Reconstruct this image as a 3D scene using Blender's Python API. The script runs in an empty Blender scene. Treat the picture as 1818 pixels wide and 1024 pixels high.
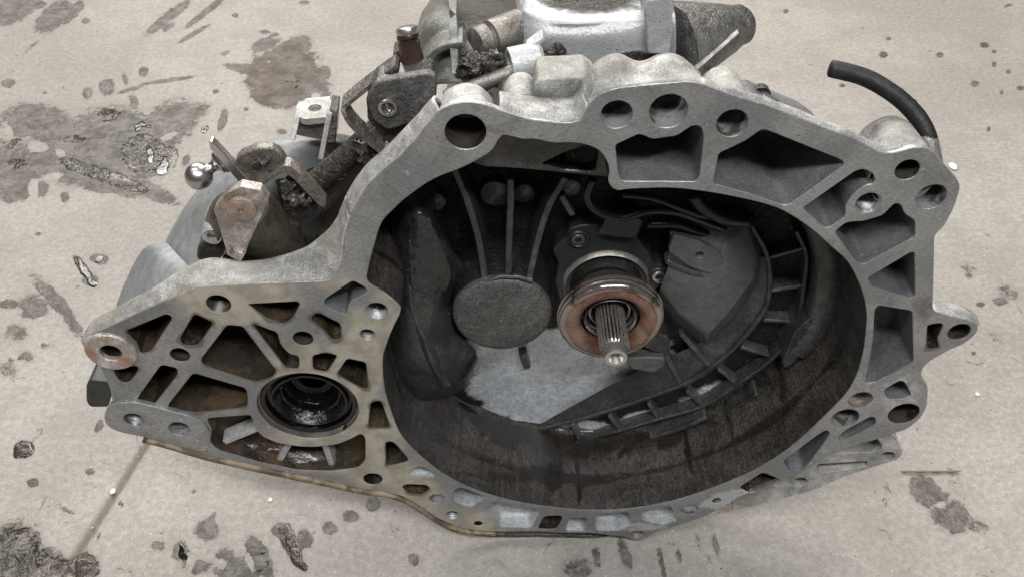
import bpy, bmesh, math, random
import numpy as np
from mathutils import Vector, Matrix, noise, geometry
rnd = random.Random(7)
sc = bpy.context.scene
# ------------------------------------------------------------------ camera
FPX, W0, H0 = 1757.0, 1818.0, 1024.0          # focal length in photo pixels, photo size
AL, BE = math.radians(43.27), math.radians(1.86)
PITCH = math.atan(math.tan(AL) / math.cos(BE))
Yc = Vector((-math.sin(BE)*math.cos(AL), math.sin(AL), -math.cos(AL)*math.cos(BE)))   # world axes seen by the camera
Zc = Vector((0, math.cos(PITCH), math.sin(PITCH)))
Xc = Yc.cross(Zc)
RW = Matrix((Xc, Yc, Zc))                      # camera -> world
DIST = 0.5
def _dir(x, y): return RW @ Vector(((x-W0/2)/FPX, -(y-H0/2)/FPX, -1.0))
_d = _dir(1131, 962); CAMZ = -(_d.z/_d.y*DIST) + 0.0015
CAM = Vector((0, -DIST, CAMZ))
def P(x, y, d=0.0):
    """survey point: where the sight line of photo point (x, y) meets the plane d metres behind the flange face"""
    v = _dir(x, y); return CAM + v*((DIST+d)/v.y)
def PF(x, y, z=0.0):
    """survey point on the horizontal plane at height z"""
    v = _dir(x, y); return CAM + v*((z-CAM.z)/v.z)
RWn = np.array([list(r) for r in RW])
def proj(pts):
    q = (np.asarray(pts) - np.array(CAM)) @ RWn
    return np.stack([W0/2 - q[:,0]/q[:,2]*FPX, H0/2 + q[:,1]/q[:,2]*FPX], 1)
cam = bpy.data.cameras.new('camera'); co = bpy.data.objects.new('camera', cam)
sc.collection.objects.link(co); sc.camera = co
co.matrix_world = Matrix.Translation(CAM) @ RW.to_4x4()
cam.sensor_width = 36; cam.lens = FPX/W0*36; cam.clip_start = .01; cam.clip_end = 60
# ------------------------------------------------------------------ light: workshop ceiling lamps
w = bpy.data.worlds.new('World'); sc.world = w; w.use_nodes = True
w.node_tree.nodes['Background'].inputs[0].default_value = (.95, .97, 1, 1)
w.node_tree.nodes['Background'].inputs[1].default_value = .085
def lamp(name, loc, target, sx, sy, power, col):
    l = bpy.data.lights.new(name, 'AREA'); l.shape = 'RECTANGLE'; l.size = sx; l.size_y = sy; l.energy = power; l.color = col
    o = bpy.data.objects.new(name, l); sc.collection.objects.link(o); o.location = loc
    o.rotation_euler = (Vector(target)-Vector(loc)).to_track_quat('-Z', 'Y').to_euler()
    return o
lamp('ceiling_tube_lamp', (.1, 2.85, 2.55), (0, .2, 0), 2.6, .4, 88, (1, .96, .91))
lamp('ceiling_tube_lamp', (-1.75, 3.5, 2.5), (-.3, .3, 0), 1.7, .5, 60, (1, .97, .93))
lamp('ceiling_tube_lamp', (.8, 1.0, 2.5), (0, .2, 0), 1.5, .22, 18, (1, .96, .9))
lamp('ceiling_tube_lamp', (-.9, .25, 2.5), (0, .2, 0), .2, 1.5, 13, (1, .97, .92))
lamp('ceiling_tube_lamp', (-.45, -1.0, 2.15), (0, .1, .1), 1.1, .16, 23, (.98, .99, 1))
lamp('ceiling_tube_lamp', (.55, -1.15, 2.1), (.1, .1, .1), .9, .16, 23, (.98, .99, 1))
sc.view_settings.view_transform = 'Standard'; sc.view_settings.look = 'None'
sc.view_settings.exposure = 0.12; sc.view_settings.gamma = 1.0
# ------------------------------------------------------------------ node helper
class NT:
    def __init__(s, name):
        s.m = bpy.data.materials.new(name); s.m.use_nodes = True; s.t = s.m.node_tree; s.n = s.t.nodes
        s.b = s.n['Principled BSDF']; s.c = s.n.new('ShaderNodeTexCoord').outputs['Object']
    def put(s, v, sock):
        if isinstance(v, bpy.types.NodeSocket): s.t.links.new(v, sock)
        elif isinstance(v, (tuple, list)): sock.default_value = tuple(v) + ((1,) if len(v) == 3 and len(sock.default_value) == 4 else ())
        else: sock.default_value = v
    def noise(s, scale, detail=4, rough=.55, dist=0, vec=None, out='Fac'):
        k = s.n.new('ShaderNodeTexNoise'); s.put(vec or s.c, k.inputs['Vector'])
        k.inputs['Scale'].default_value = scale; k.inputs['Detail'].default_value = detail
        k.inputs['Roughness'].default_value = rough; k.inputs['Distortion'].default_value = dist
        return k.outputs[out]
    def voro(s, scale, feature='F1', vec=None):
        k = s.n.new('ShaderNodeTexVoronoi'); s.put(vec or s.c, k.inputs['Vector']); k.feature = feature
        k.inputs['Scale'].default_value = scale; return k.outputs['Distance']
    def map(s, scale=(1,1,1), rot=(0,0,0)):
        k = s.n.new('ShaderNodeMapping'); s.put(s.c, k.inputs['Vector']); k.inputs['Scale'].default_value = scale
        k.inputs['Rotation'].default_value = rot; return k.outputs[0]
    def math(s, op, a, b=0.0, clamp=False):
        k = s.n.new('ShaderNodeMath'); k.operation = op; k.use_clamp = clamp; s.put(a, k.inputs[0]); s.put(b, k.inputs[1]); return k.outputs[0]
    def step(s, v, lo, hi, a=0.0, b=1.0):
        k = s.n.new('ShaderNodeMapRange'); k.interpolation_type = 'SMOOTHSTEP'; s.put(v, k.inputs[0])
        for i, q in enumerate((lo, hi, a, b)): s.put(q, k.inputs[i+1])
        return k.outputs[0]
    def mix(s, f, a, b):
        k = s.n.new('ShaderNodeMix'); k.data_type = 'RGBA'; s.put(f, k.inputs[0]); s.put(a, k.inputs[6]); s.put(b, k.inputs[7]); return k.outputs[2]
    def mul(s, f, a, b):
        k = s.n.new('ShaderNodeMix'); k.data_type = 'RGBA'; k.blend_type = 'MULTIPLY'; s.put(f, k.inputs[0]); s.put(a, k.inputs[6]); s.put(b, k.inputs[7]); return k.outputs[2]
    def attr(s, name):
        k = s.n.new('ShaderNodeAttribute'); k.attribute_name = name; return k.outputs['Fac']
    def bump(s, h, dist, strength=1.0, prev=None):
        k = s.n.new('ShaderNodeBump'); s.put(h, k.inputs['Height']); k.inputs['Distance'].default_value = dist
        k.inputs['Strength'].default_value = strength
        if prev: s.put(prev, k.inputs['Normal'])
        return k.outputs[0]
    def done(s, col, rough, metal=0.0, normal=None, spec=.5, coat=None):
        s.put(col, s.b.inputs['Base Color']); s.put(rough, s.b.inputs['Roughness']); s.put(metal, s.b.inputs['Metallic'])
        s.put(spec, s.b.inputs['Specular IOR Level'])
        if normal: s.put(normal, s.b.inputs['Normal'])
        if coat is not None:
            s.put(coat, s.b.inputs['Coat Weight']); s.b.inputs['Coat Roughness'].default_value = .1
        return s.m

def cast_mat(name, base, dirt=.35, dirtcol=(.03,.024,.018), grain=900, gd=.0005, rough=.55, metal=.35, wet=0.0, blotch=28, stain=None, stain_amt=.4, coat=None, var=1.0, pits=.75, wear=.35, gc=1.0, gb=1.0):
    """sand-cast aluminium with grain, pits and dirt; attribute 'grime' adds oily dirt and dark tone, 'rust' adds rust"""
    s = NT(name)
    big = s.noise(blotch, 6, .62); mid = s.noise(130, 5, .6); fine = s.noise(grain, 3, .6)
    c = s.mix(s.step(big, .38, .62), [v*(1-.34*var) for v in base], [min(1, v*(1+.2*var)) for v in base])
    c = s.mul(.8, c, s.mix(s.step(mid, .38, .62), (1-.28*var,)*3, (1+.15*var,)*3))
    c = s.mul(.8, c, s.mix(s.step(fine, .38, .62), (1-.3*gc,)*3, (1+.28*gc,)*3))
    c = s.mix(s.step(s.math('ADD', s.voro(260), s.math('MULTIPLY', big, .35)), .36, .26, 0, pits), c, [v*.35 for v in base])
    if stain:
        c = s.mix(s.math('MULTIPLY', s.step(s.noise(17, 8, .7, 1.2), .45, .60), stain_amt), c, stain)
    g = s.math('ADD', s.attr('grime_tone'), s.math('MULTIPLY', s.math('SUBTRACT', s.noise(46, 8, .7, .6), .5), 1.15))
    g = s.step(s.math('ADD', g, dirt-.35), .28, .62)
    c = s.mix(g, c, s.mix(s.noise(210, 4), [v*.5 for v in dirtcol], [v*1.7 for v in dirtcol]))
    pt = s.n.new('ShaderNodeNewGeometry').outputs['Pointiness']
    ed = s.step(s.math('ADD', pt, s.math('MULTIPLY', s.math('SUBTRACT', s.noise(150, 4, .6), .5), .12)), .53, .62, 0, wear)
    c = s.mix(ed, c, [min(.75, v*2.2+.05) for v in base])
    r = s.math('ADD', s.attr('rust'), s.math('MULTIPLY', s.math('SUBTRACT', s.noise(90, 6, .7), .5), .9))
    r = s.step(r, .3, .7)
    c = s.mix(r, c, s.mix(s.noise(160, 4), (.12,.045,.014), (.36,.17,.07)))
    ro = s.mix(g, (rough,)*3, (max(.12, rough-.22-wet),)*3)
    ro = s.math('ADD', ro, s.math('MULTIPLY', s.math('SUBTRACT', mid, .5), .3), True)
    mt = s.math('MULTIPLY', s.math('SUBTRACT', 1.0, g), metal)
    n = s.bump(s.math('ADD', fine, s.math('MULTIPLY', mid, 1.6)), gd)
    n = s.bump(s.math('MULTIPLY', s.noise(260, 5, .7, .5), g), .0018*gb, 1, n)
    if coat: coat = s.math('MULTIPLY', s.math('ADD', s.math('MULTIPLY', g, .7), .3), coat)
    return s.done(c, ro, mt, n, coat=coat)

def machined_mat():
    s = NT('machined_aluminium_face')
    base = (.40,.402,.40)
    sw = s.noise(260, 4, .6, .0, s.map((1, 1, 9), (0, .5, 0)))
    sw2 = s.noise(330, 3, .6, .0, s.map((7, 1, 1), (0, .3, 0)))
    big = s.noise(14, 6, .6); mid = s.noise(75, 6, .68)
    c = s.mix(s.step(big, .4, .6), (.255,.258,.26), (.36,.36,.357))
    c = s.mul(1, c, s.mix(s.step(sw, .36, .64), (.7,.7,.7), (1.22,1.22,1.22)))
    c = s.mul(.5, c, s.mix(s.step(sw2, .36, .64), (.75,.75,.75), (1.2,1.2,1.2)))
    c = s.mix(s.step(mid, .54, .66, 0, .45), c, (.17,.155,.135))
    c = s.mix(s.step(s.noise(240, 5, .7), .62, .68, 0, .8), c, (.06,.05,.04))
    c = s.mix(s.step(s.noise(170, 5, .7), .36, .32, 0, .7), c, (.60,.59,.57))
    tan = s.step(s.math('ADD', s.attr('film'), s.math('MULTIPLY', s.math('SUBTRACT', s.noise(40, 6, .65, .8), .5), .7)), .25, .75)
    c = s.mix(s.math('MULTIPLY', tan, .7), c, s.mix(s.step(s.noise(60, 5), .38, .62), (.31,.262,.19), (.50,.445,.35)))
    dk = s.step(s.math('ADD', s.attr('grime_tone'), s.math('MULTIPLY', s.math('SUBTRACT', s.noise(70, 7, .7, .6), .5), .9)), .3, .8)
    c = s.mix(s.math('MULTIPLY', dk, .8), c, (.075,.06,.045))
    r = s.step(s.math('ADD', s.attr('rust'), s.math('MULTIPLY', s.math('SUBTRACT', s.noise(120, 6, .7), .5), .9)), .35, .7)
    c = s.mix(r, c, s.mix(s.noise(200, 4), (.15,.06,.02), (.42,.24,.12)))
    pt = s.n.new('ShaderNodeNewGeometry').outputs['Pointiness']
    c = s.mix(s.step(s.math('ADD', pt, s.math('MULTIPLY', s.math('SUBTRACT', s.noise(150, 4, .6), .5), .1)), .53, .6, 0, .6), c, (.68,.67,.65))
    wh = s.step(s.math('ADD', s.attr('oxide'), s.math('MULTIPLY', s.math('SUBTRACT', s.noise(110, 7, .75, .5), .5), 1.3)), .45, .85)
    c = s.mix(s.math('MULTIPLY', wh, .7), c, (.66,.68,.70))
    ro = s.math('ADD', .38, s.math('MULTIPLY', s.math('SUBTRACT', mid, .5), .5))
    ro = s.math('SUBTRACT', ro, s.math('MULTIPLY', tan, .04), True)
    n = s.bump(s.math('ADD', sw, sw2), .00018)
    n = s.bump(s.noise(45, 3), .0006, 1, n)
    n = s.bump(s.math('MULTIPLY', wh, s.noise(300, 4)), .0012, 1, n)
    mt = s.math('SUBTRACT', .55, s.math('MULTIPLY', s.math('MAXIMUM', tan, s.math('MAXIMUM', dk, r)), .4), True)
    return s.done(c, ro, mt, n)

def simple_mat(name, base, rough, metal=0, ns=200, bd=.0003, var=.3, dark=None, dk=(.5,.7), coat=None, big=40):
    s = NT(name); a = s.noise(ns, 5, .65); b = s.noise(big, 6, .65, .6)
    c = s.mix(a, [v*(1-var) for v in base], [min(1, v*(1+var)) for v in base])
    if dark: c = s.mix(s.step(b, *dk), c, dark)
    ro = s.math('ADD', rough, s.math('MULTIPLY', s.math('SUBTRACT', b, .5), .25), True)
    return s.done(c, ro, metal, s.bump(a, bd), coat=coat)

M = {}
M['face'] = machined_mat()
M['cast'] = cast_mat('weathered_cast_aluminium', (.38,.375,.355), .27, (.10,.085,.065), stain=(.31,.27,.215), stain_amt=.4, metal=.15)
M['cast_clean'] = cast_mat('clean_cast_aluminium', (.44,.455,.465), .12, metal=.2, rough=.5, var=.5, pits=.4)
M['cast_blue'] = cast_mat('pocket_cast_aluminium', (.165,.171,.173), .18, (.035,.03,.025), metal=.3, rough=.5, var=.45, pits=.3)
M['cast_oily'] = cast_mat('oily_brown_cast_aluminium', (.036,.026,.017), .42, (.012,.008,.004), rough=.18, metal=.1, wet=.08, coat=.7, stain=(.12,.075,.035), stain_amt=.7, blotch=35, gd=.0012)
M['bell'] = cast_mat('oily_bell_casting', (.075,.069,.062), .3, (.013,.011,.009), rough=.42, metal=.2, grain=1100, blotch=22)
M['bell_dry'] = cast_mat('dusty_bell_casting', (.068,.066,.064), .34, (.010,.009,.008), rough=.38, metal=.4, grain=620, gd=.0007, gc=1.4, wear=.8, coat=.8)
M['sludge'] = cast_mat('oily_black_sludge', (.05,.043,.037), .5, (.016,.013,.010), rough=.32, metal=.1, grain=420, gd=.0018, wet=.08, coat=.7)
M['steel'] = simple_mat('bare_steel', (.52,.50,.47), .26, .9, 300, .0001, .12, (.12,.1,.08), (.56,.72))
M['steel_dull'] = cast_mat('dull_dirty_steel', (.30,.28,.26), .22, (.03,.025,.02), rough=.42, metal=.6, gd=.0003, stain=(.11,.085,.065), stain_amt=.5)
M['steel_bright'] = simple_mat('polished_steel', (.50,.485,.465), .3, 1.0, 160, .00008, .08, (.3,.27,.24), (.62,.78))
M['rust'] = cast_mat('rusty_steel', (.50,.45,.40), .12, (.07,.035,.02), rough=.35, metal=.45, stain=(.34,.16,.075), stain_amt=.85, blotch=60, gd=.0005)
M['copper'] = cast_mat('copper_brown_worn_steel', (.20,.098,.075), .22, (.09,.035,.022), rough=.36, metal=.35, gd=.0004, stain=(.33,.23,.165), stain_amt=.6, blotch=60)
M['bronze'] = simple_mat('brown_varnished_steel', (.36,.31,.275), .24, .85, 200, .00015, .2, (.07,.05,.04), (.52,.7))
M['plastic'] = simple_mat('black_plastic', (.034,.034,.034), .36, 0, 700, .0002, .25, (.02,.02,.02), (.5,.7))
M['rubber'] = simple_mat('black_rubber', (.007,.0068,.0065), .55, 0, 160, .0008, .4, (.02,.019,.017), (.52,.64))
M['olive'] = simple_mat('dark_olive_painted_steel', (.030,.032,.026), .45, 0, 160, .0003, .3, (.012,.012,.011))
M['oil'] = simple_mat('black_oil', (.006,.005,.004), .14, 0, 60, .0012, .3, None, coat=.25)
M['seal'] = simple_mat('oil_wet_black_seal', (.0035,.003,.0028), .16, 0, 70, .003, .3, None, coat=.1)
M['bead'] = simple_mat('tan_sealant', (.27,.215,.135), .34, 0, 150, .0012, .35, (.10,.075,.045), (.45,.6))
M['hole'] = simple_mat('drilled_hole_wall', (.36,.37,.38), .42, .4, 200, .0004, .25, (.10,.085,.07), (.46,.6), big=60)
M['bore_end'] = simple_mat('dark_hole_bottom', (.02,.017,.014), .5)
M['hole_dark'] = simple_mat('oily_hole_wall', (.075,.065,.055), .36, .3, 200, .0004, .4, (.02,.016,.012), (.45,.6), big=60)
def bell_wall_mat():
    s = NT('oily_bell_wall'); st = s.noise(150, 5, .6, .3, s.map((1, .05, 1))); st2 = s.noise(420, 4, .6, 0, s.map((1, .10, 1)))
    a = s.noise(26, 7, .68, .5); fine = s.noise(800, 3, .6)
    c = s.mix(s.step(a, .32, .7), (.036,.032,.029), (.085,.078,.072))
    c = s.mix(s.step(st, .52, .68, 0, .25), c, (.14,.12,.105))
    c = s.mix(s.step(st2, .5, .36, 0, .3), c, (.02,.016,.012))
    c = s.mul(.9, c, s.mix(s.step(s.noise(420, 5, .7), .38, .62), (.5,.5,.5), (1.45,1.42,1.4)))
    run = s.step(s.math('ADD', s.attr('oilrun'), s.math('MULTIPLY', s.math('SUBTRACT', s.noise(120, 5, .7, 0, s.map((1, .3, 1))), .5), .9)), .3, .6)
    c = s.mix(s.math('MULTIPLY', run, .85), c, (.008,.006,.005))
    g = s.step(s.math('ADD', s.attr('grime_tone'), s.math('MULTIPLY', s.math('SUBTRACT', s.noise(40, 7, .7, .7), .5), 1.1)), .25, .62)
    c = s.mix(s.math('MULTIPLY', g, .8), c, (.012,.009,.006))
    c = s.mix(s.step(s.noise(30, 5, .7), .6, .7, 0, .5), c, (.045,.028,.014))
    ro = s.math('ADD', .40, s.math('MULTIPLY', s.math('SUBTRACT', st2, .5), .5)); ro = s.math('SUBTRACT', ro, s.math('MULTIPLY', s.math('MAXIMUM', g, run), .25), True)
    n = s.bump(s.math('ADD', fine, s.math('MULTIPLY', st2, 1.5)), .0006); n = s.bump(a, .002, .6, n)
    return s.done(c, ro, .1, n, coat=s.math('MULTIPLY', s.math('ADD', s.math('MAXIMUM', g, run), .15, True), .6))
M['bell_wall'] = bell_wall_mat()
M['bell_floor'] = cast_mat('bare_silver_bell_floor', (.74,.78,.82), .04, (.012,.011,.010), grain=420, gd=.0004, rough=.3, metal=.4, var=.5, pits=.25, gc=.6, wear=0, gb=1.4)
M['bell_cap'] = cast_mat('dusty_boss_cap', (.12,.116,.112), .14, (.02,.018,.016), rough=.42, metal=.3, grain=620, gd=.0009, var=.6, pits=.3, gc=1.4)
M['shield_cast'] = cast_mat('grey_bell_casting', (.12,.125,.125), .26, (.03,.027,.024), grain=1100, rough=.4, metal=.3, var=.6, pits=.3)
M['pipe'] = simple_mat('oily_dark_pipe', (.018,.017,.016), .22, .3, 120, .0005, .4)
M['shaft_steel'] = cast_mat('oily_spline_steel', (.50,.47,.43), .1, (.02,.017,.014), rough=.3, metal=.8, gd=.0001, var=.4, pits=.2)
M['pilot_steel'] = simple_mat('turned_steel_tip', (.55,.525,.485), .34, .85, 200, .0001, .1)
M['case_grey'] = cast_mat('dirty_grey_gearcase', (.20,.205,.19), .3, (.03,.027,.02), rough=.38, metal=.25, wet=.05, stain=(.10,.09,.06), stain_amt=.6)
M['drum_cast'] = cast_mat('pale_blue_grey_casting', (.29,.303,.31), .06, (.05,.042,.034), grain=1200, gd=.0003, rough=.5, metal=.2, stain=(.40,.39,.36), stain_amt=.3, var=.5, pits=.3, gc=.6)
M['silver'] = cast_mat('bright_silver_casting', (.44,.45,.455), .28, (.035,.03,.024), grain=700, rough=.3, metal=.2, blotch=40, var=.2, pits=.9, gc=.25)
M['steel_sooty'] = cast_mat('sooty_steel', (.22,.20,.18), .32, (.02,.018,.015), rough=.3, metal=.6)
M['snout'] = cast_mat('oily_pitted_snout', (.15,.145,.135), .34, (.025,.021,.018), grain=500, gd=.0016, rough=.3, metal=.4)
M['plate_steel'] = cast_mat('dark_oiled_plate', (.14,.135,.13), .2, (.035,.03,.026), grain=600, gd=.001, rough=.42, metal=.4)
M['linkage_brown'] = cast_mat('brown_oily_linkage', (.10,.09,.07), .3, (.02,.016,.01), rough=.3, metal=.3)
M['pin_rust'] = simple_mat('dark_rusty_pin', (.09,.06,.045), .26, .6, 120, .0004, .4, (.03,.022,.018), (.45,.6))
M['clamp_steel'] = cast_mat('worn_rusty_steel', (.50,.475,.445), .2, (.05,.035,.025), rough=.3, metal=.5, stain=(.20,.13,.085), stain_amt=.55, blotch=90, gd=.0005)
M['cover_dirt'] = cast_mat('speckled_dirt_on_cover', (.34,.32,.28), .42, (.05,.038,.026), grain=400, gd=.0015, rough=.3, metal=.3, blotch=60)
M['rivet_steel'] = cast_mat('rivet_steel', (.42,.36,.31), .1, (.07,.04,.025), rough=.35, metal=.5, stain=(.32,.19,.12), stain_amt=.7, blotch=90)
M['grease_steel'] = cast_mat('greasy_bracket_steel', (.17,.15,.13), .36, (.03,.024,.019), rough=.36, metal=.4, gd=.001, grain=500, coat=.4, wear=.8)
M['oil_brown'] = simple_mat('brown_oil', (.04,.029,.019), .14, 0, 90, .002, .5, None, coat=.25)
M['straw'] = simple_mat('dry_straw', (.24,.18,.125), .7)
def grit_mat():
    s = NT('floor_grit'); v = s.n.new('ShaderNodeTexVoronoi'); s.put(s.c, v.inputs['Vector']); v.inputs['Scale'].default_value = 60
    k = s.n.new('ShaderNodeSeparateColor'); s.put(v.outputs['Color'], k.inputs[0])
    return s.done(s.mix(s.step(k.outputs[0], .45, .55), (.09,.075,.06), (.62,.59,.54)), .6)
M['grit'] = grit_mat()
M['chip'] = simple_mat('pale_chip', (.75,.74,.70), .5)

# ------------------------------------------------------------------ objects
BASE = P(1131, 962, 0); BASE.z = 0
def setp(o, label=None, cat=None, group=None, kind=None):
    for k, v in (('label', label), ('category', cat), ('group', group), ('kind', kind)):
        if v: o[k] = v
    return o
gear = bpy.data.objects.new('gearbox', None); sc.collection.objects.link(gear); gear.location = BASE
setp(gear, 'removed oily aluminium car gearbox with its open bell housing facing up towards the viewer', 'gearbox')
def build(name, verts, faces, mat, parent=gear, ang=40, origin=None, attrs=None):
    org = BASE if parent is not None else (origin or Vector((0,0,0)))
    V = np.array([list(v) for v in verts], dtype=np.float64)
    me = bpy.data.meshes.new(name); me.from_pydata((V-np.array(org)).tolist(), [], [list(f) for f in faces]); me.validate()
    bm = bmesh.new(); bm.from_mesh(me); bmesh.ops.recalc_face_normals(bm, faces=bm.faces[:]); bm.to_mesh(me); bm.free()
    mats = mat if isinstance(mat, (list, tuple)) else [mat]
    for m in mats: me.materials.append(M[m])
    me.polygons.foreach_set('use_smooth', [True]*len(me.polygons))
    if ang < 180: me.set_sharp_from_angle(angle=math.radians(ang))
    if attrs:
        for k, a in attrs.items():
            at = me.attributes.new(k, 'FLOAT', 'POINT'); at.data.foreach_set('value', np.asarray(a, dtype=np.float32))
    o = bpy.data.objects.new(name, me); sc.collection.objects.link(o)
    if parent is not None:
        o.parent = parent
    else: o.location = org
    return o
def mods(o, bevel=0, seg=2, sub=0, disp=0, dscale=.012, simple=False, solid=0):
    if solid:
        m = o.modifiers.new('s', 'SOLIDIFY'); m.thickness = solid; m.offset = 0
    if bevel:
        m = o.modifiers.new('b', 'BEVEL'); m.width = bevel; m.segments = seg; m.limit_method = 'ANGLE'; m.angle_limit = math.radians(35); m.harden_normals = False
    if sub:
        m = o.modifiers.new('u', 'SUBSURF'); m.levels = m.render_levels = sub; m.subdivision_type = 'SIMPLE' if simple else 'CATMULL_CLARK'
    if disp:
        key = 'relief_%g' % dscale
        t = bpy.data.textures.get(key) or bpy.data.textures.new(key, 'CLOUDS'); t.noise_scale = dscale; t.noise_depth = 3
        m = o.modifiers.new('d', 'DISPLACE'); m.texture = t; m.strength = disp; m.mid_level = .5; m.texture_coords = 'LOCAL'
    return o
# ---- 2-D helpers on (x, y) photo lists and on plane polygons
def fillet(pts, r, n=4, closed=True):
    pts = [Vector(p[:2]) for p in pts]; out = []; N = len(pts)
    for i, p in enumerate(pts):
        if not closed and i in (0, N-1): out.append(p); continue
        a, b = pts[i-1], pts[(i+1) % N]
        la, lb = (a-p).length, (b-p).length
        if la < 1e-9 or lb < 1e-9: continue
        ca, cb = min(r, la*.45), min(r, lb*.45)
        A, B = p+(a-p)*(ca/la), p+(b-p)*(cb/lb)
        for k in range(n+1):
            t = k/n; out.append(A*(1-t)**2 + p*2*t*(1-t) + B*t*t)
    return out
def spline(pts, n=8, closed=False):
    pts = [Vector(p) for p in pts]; N = len(pts); out = []
    rng = range(N if closed else N-1)
    for i in rng:
        if closed: p0, p1, p2, p3 = pts[(i-1) % N], pts[i], pts[(i+1) % N], pts[(i+2) % N]
        else:
            p1, p2 = pts[i], pts[i+1]; p0 = pts[i-1] if i else p1*2-p2; p3 = pts[i+2] if i+2 < N else p2*2-p1
        for k in range(n):
            t = k/n
            out.append(.5*((2*p1)+(p2-p0)*t+(2*p0-5*p1+4*p2-p3)*t*t+(3*p1-p0-3*p2+p3)*t**3))
    if not closed: out.append(pts[-1])
    return out
def area(L): return .5*sum(a.x*b.y-b.x*a.y for a, b in zip(L, L[1:]+L[:1]))
def offset(L, d):
    """move a plane polygon outwards by d (inwards when negative)"""
    s = 1 if area(L) > 0 else -1; out = []; N = len(L)
    for i in range(N):
        a, b, c = L[i-1], L[i], L[(i+1) % N]
        e1, e2 = (b-a), (c-b)
        if e1.length < 1e-9 or e2.length < 1e-9: out.append(b.copy()); continue
        e1.normalize(); e2.normalize(); t = e1+e2
        if t.length < 1e-6: out.append(b.copy()); continue
        t.normalize(); n = Vector((t.y, -t.x))*s
        out.append(b + n*d/max(.5, math.sqrt(max(0, (1+e1.dot(e2))/2))))
    return out
def plane(L, d=0.0): return [Vector((q.x, q.z)) for q in (P(p[0], p[1], d) for p in L)]
def dedupe(L, eps=.0004):
    out = [L[0]]
    for p in L[1:]:
        if (p-out[-1]).length > eps: out.append(p)
    if (out[0]-out[-1]).length < eps: out.pop()
    return out
def circle(cx, cz, r, n=36): return [Vector((cx+r*math.cos(a), cz+r*math.sin(a))) for a in [2*math.pi*i/n for i in range(n)]]
def cdt(loops, pts=()):
    """fill the first loop, leave the other loops open"""
    vs, es = [], []
    for L in loops:
        o = len(vs); vs += [Vector((p[0], p[1])) for p in L]; es += [(o+i, o+(i+1) % len(L)) for i in range(len(L))]
    vs += list(pts)
    r = geometry.delaunay_2d_cdt(vs, es, [], 0, 1e-7)
    V, F = r[0], r[2]
    def inside(x, y, L):
        c = False; n = len(L); j = n-1
        for i in range(n):
            if (L[i][1] > y) != (L[j][1] > y) and x < (L[j][0]-L[i][0])*(y-L[i][1])/(L[j][1]-L[i][1])+L[i][0]: c = not c
            j = i
        return c
    cen = np.array([[sum(V[i].x for i in f)/len(f), sum(V[i].y for i in f)/len(f)] for f in F])
    par = np.zeros(len(F), int)
    for L in loops:
        A = np.array([[p[0], p[1]] for p in L]); B = np.roll(A, 1, 0); ins = np.zeros(len(F), bool)
        for a, b in zip(A, B):
            if a[1] == b[1]: continue
            m = ((a[1] > cen[:,1]) != (b[1] > cen[:,1])) & (cen[:,0] < (b[0]-a[0])*(cen[:,1]-a[1])/(b[1]-a[1])+a[0])
            ins ^= m
        par += ins
    # first loop must contain, no other loop may contain
    return V, [f for f, k in zip(F, par) if k == 1]
def N3(p, s, amp): return noise.noise_vector(Vector(p)*s)*amp
def loft(loops, closed=True, cap0=False, cap1=False):
    n = len(loops[0]); V = [v for L in loops for v in L]; F = []
    for k in range(len(loops)-1):
        for i in range(n if closed else n-1):
            j = (i+1) % n; F.append((k*n+i, k*n+j, (k+1)*n+j, (k+1)*n+i))
    if cap0: F.append(tuple(range(n)))
    if cap1: F.append(tuple(range((len(loops)-1)*n, len(loops)*n)))
    return V, F
def rough(V, s, amp): return [Vector(v)+N3(v, s, amp)+N3(v, s*3.1, amp*.4) for v in V]
def prism(name, px, d0, d1, mat, fr=6, bevel=.0012, taper=0.0, parent=gear, at=None, **kw):
    """solid with the outline of px (photo points at depth at), from depth d0 to d1"""
    L = dedupe(plane(fillet(px, fr, 3) if fr else [Vector(p) for p in px], d0 if at is None else at))
    L2 = offset(L, taper) if taper else L
    V, F = loft([[Vector((p.x, d0, p.y)) for p in L], [Vector((p.x, d1, p.y)) for p in L2]], True, True, True)
    at_ = kw.pop('attrs', None); arr = np.array([list(v) for v in V])
    o = build(name, V, F, mat, parent, 35, attrs={k: f(arr) for k, f in at_.items()} if at_ else None)
    return mods(o, bevel, 2, **kw)
def lathe(name, c, prof, mat, parent=gear, n=48, axis=None, wob=0, wf=60, ang=35):
    """turn profile [(radius, distance along axis)] about c; axis default = into the casting"""
    ax = (axis or Vector((0,1,0))).normalized(); u = ax.orthogonal().normalized(); v = ax.cross(u)
    loops = [[Vector(c)+ax*y+(u*math.cos(2*math.pi*i/n)+v*math.sin(2*math.pi*i/n))*max(r, 1e-5) for i in range(n)] for r, y in prof]
    V, F = loft(loops, True, False, False)
    if wob: V = rough(V, wf, wob)
    return build(name, V, F, mat, parent, ang)
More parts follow.
